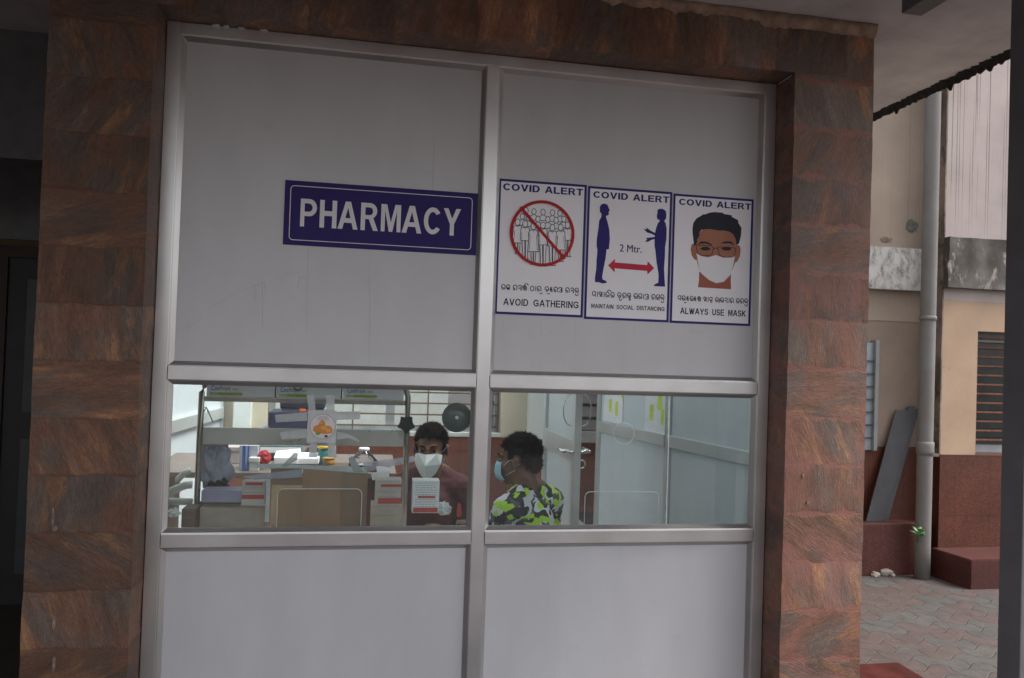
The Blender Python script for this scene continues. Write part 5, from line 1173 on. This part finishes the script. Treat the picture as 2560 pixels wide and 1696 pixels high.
    for s in (-1, 1):
        bm = BM(); bmesh.ops.create_uvsphere(bm, u_segments=16, v_segments=10, radius=.0095)
        for v in bm.verts: v.co += H(s*.031, .0755, .010)
        for f in bm.faces:
            if (f.calc_center_median()-H(s*.031, .0755, .010)).normalized().dot(Rz @ Vector((0, -1, 0))) > .45: f.material_index = 1
        obj('eye', bm, [M('shaded_eye_white', (.13, .11, .10), .3, var=.02), M('dark_iris', (.015, .01, .008), .15)], root, smooth=True)  # whites of the eyes darkened in colour to stand for shadow
        bm = BM(); tube(bm, [H(s*.014, .097, .032), H(s*.03, .0955, .038), H(s*.05, .080, .034)], [.004, .005, .003], 6); obj('eyebrow', bm, hairm, root, smooth=True)
    # short hair: cap over the skull, full at the back, with loose tufts on top
    bm = BM(); ell(bm, H(0, -.014, .048), (.081*hs_, .099*hs_, .086*hs_), Rz); ell(bm, H(0, -.048, -.004), (.070*hs_, .060*hs_, .074*hs_), Rz)
    hb = fuse(bm, .006, 2); cutv = []
    for v in hb.verts:
        q = (Rz.inverted() @ (v.co-Vector(hc)))/hs_; fwd = -q.y
        line = .066 if fwd > .055 else (.052 if fwd > .03 else (.002 if fwd > .0 else (.030 if fwd > -.034 else -.060*min(1, (-.034-fwd)/.045))))
        if q.z < line-.012*mnoise.noise(v.co*60): cutv.append(v)
        else: v.co += v.normal*(.005*mnoise.noise(v.co*55)+.004*mnoise.noise(v.co*130)+.004)*max(.1, min(1, (q.z-line)/.03))
    bmesh.ops.delete(hb, geom=cutv, context='VERTS')
    hobj = None
    rnd = random.Random(3)
    top = [v.co.copy() for v in hb.verts if (Rz.inverted() @ (v.co-Vector(hc))).z/hs_ > -.04]
    nrm = [v.normal.copy() for v in hb.verts if (Rz.inverted() @ (v.co-Vector(hc))).z/hs_ > -.04]
    for k in range(1100):
        i = rnd.randrange(len(top)); c_ = top[i]-nrm[i]*.004; d = (nrm[i]+Vector((rnd.uniform(-.7, .7), rnd.uniform(-.7, .7), rnd.uniform(-.1, .6)))).normalized(); l_ = rnd.uniform(.009, .021)
        sdv = d.cross(Vector((.3, .5, .8))).normalized()*.0022; e2 = d.cross(sdv).normalized()*.0022
        a0, a1, a2, tp_ = (hb.verts.new(c_+sdv), hb.verts.new(c_-sdv*.5+e2), hb.verts.new(c_-sdv*.5-e2), hb.verts.new(c_+d*l_))
        for t3 in ((a0, a1, tp_), (a1, a2, tp_), (a2, a0, tp_)): hb.faces.new(t3)
    obj('hair', hb, hairm, root, smooth=True)
    # mask
    bm = BM()
    if mask == 'folded':
        P = [H(0, .132, .004), H(0, .162, -.045), H(0, .118, -.140), H(-.070, .060, -.012), H(-.066, .080, -.055), H(.070, .060, -.012), H(.066, .080, -.055), H(-.048, .106, .004), H(.048, .106, .004), H(-.042, .088, -.102), H(.042, .088, -.102)]
        V = [bm.verts.new(p) for p in P]
        for f in ((0, 7, 1), (7, 3, 4), (7, 4, 1), (1, 4, 9), (1, 9, 2), (0, 1, 8), (8, 6, 5), (8, 1, 6), (1, 10, 6), (1, 2, 10)): bm.faces.new([V[i] for i in f])
        bmesh.ops.recalc_face_normals(bm, faces=bm.faces[:]); bmesh.ops.solidify(bm, geom=bm.faces[:], thickness=.002)
        mk = obj('mask', bm, M('white_mask', (.74, .80, .82), .7, var=.03), root)
    else:
        g_ = []
        for i in range(9):
            s = -1+2*i/8; row = []
            for z, dpt in ((.005, .0), (-.02, .012), (-.05, .018), (-.08, .012), (-.105, -.012)):
                ang = s*1.15; row.append(bm.verts.new(H(.078*math.sin(ang), .030+.082*math.cos(ang)*(1 if z > -.09 else .8)+dpt*math.cos(ang)*.9, z*(1-.25*abs(s)))))
            g_.append(row)
        for i in range(8):
            for k in range(4): bm.faces.new((g_[i][k], g_[i+1][k], g_[i+1][k+1], g_[i][k+1])).smooth = True
        bmesh.ops.recalc_face_normals(bm, faces=bm.faces[:]); bmesh.ops.solidify(bm, geom=bm.faces[:], thickness=.0015)
        mk = obj('mask', bm, M('light_blue_mask', (.33, .62, .74), .7, var=.08), root)
    for s in (-1, 1):
        bm = BM(); tube(bm, [H(s*.064, .055, -.012), H(s*.078, .02, .012), H(s*.084, -.015, .018), H(s*.086, -.03, -.005), H(s*.078, -.004, -.035), H(s*.064, .05, -.06)], .0016, 6); obj('ear_loop', bm, M('mask_elastic', (.10, .20, .55) if mask == 'folded' else (.7, .72, .7), .6), mk, smooth=True)
    return root
def camo():
    t = NT('neon_camouflage')
    def blot(off, sc): return t.noise(t.map(t.tc, (1, 1, 1.25), off), sc, 1.5, .5, .9)
    c = t.mix(t.thr(blot((0, 0, 0), 15), .44, .46), (.018, .020, .026), (.022, .03, .04))
    c = t.mix(t.thr(blot((3, 1, 7), 14), .55, .57), c, (.10, .105, .12))
    c = t.mix(t.thr(blot((9, 4, 2), 13), .545, .56), c, (.66, .68, .72))
    c = t.mix(t.thr(blot((5, 8, 1), 12), .55, .565), c, (.42, .72, .03))
    t.bump(t.noise(t.tc, 14, 4), .25, .02); return t.fin(c, .85, 0., .2)
hr = on_y(1299, 1153, .60)
person('man in neon green and white camouflage shirt and light blue mask facing left', (hr.x, .60, hr.z), R(-122), 0., camo(), M('dark_jeans', (.03, .035, .05), .8), 'flat',
       ((hr.x-.34, 1.05, .78), (hr.x-.42, .72, .78)), shoulder=.18, tilt=R(5), bodyyaw=R(-140), hs_=1.01)
hl = on_y(1077, 1124, .95)
person('man in maroon shirt and folded white mask facing out through the left glass', (hl.x, .95, hl.z), R(-14), 0., M('maroon_cloth', (.085, .016, .022), .8, var=.2, bump=.3, bs=30), M('grey_trousers', (.06, .06, .065), .8), 'folded',
       ((hl.x-.17, .50, .90), (hl.x+.10, .44, .90)), shoulder=.17, tilt=R(6), hs_=1.0)
for nm, (x, y), lb in (('stool', (hr.x, .72), 'wooden stool under the man in camouflage shirt'), ('stool', (hl.x, 1.05), 'wooden stool under the man in the maroon shirt')):
    t = thing(nm, lb, 'stool', (x, y, .012), 'stools behind the counter'); wm = M('stool_wood', (.20, .12, .07), .6)
    bm = BM(); box(bm, x-.17, x+.17, y-.17, y+.17, .36, .385, .006); obj('seat', bm, wm, t)
    for sx in (-1, 1):
        for sy in (-1, 1):
            bm = BM(); box(bm, x+sx*.14-.018, x+sx*.14+.018, y+sy*.14-.018, y+sy*.14+.018, .012, .3595); obj('leg', bm, wm, t)
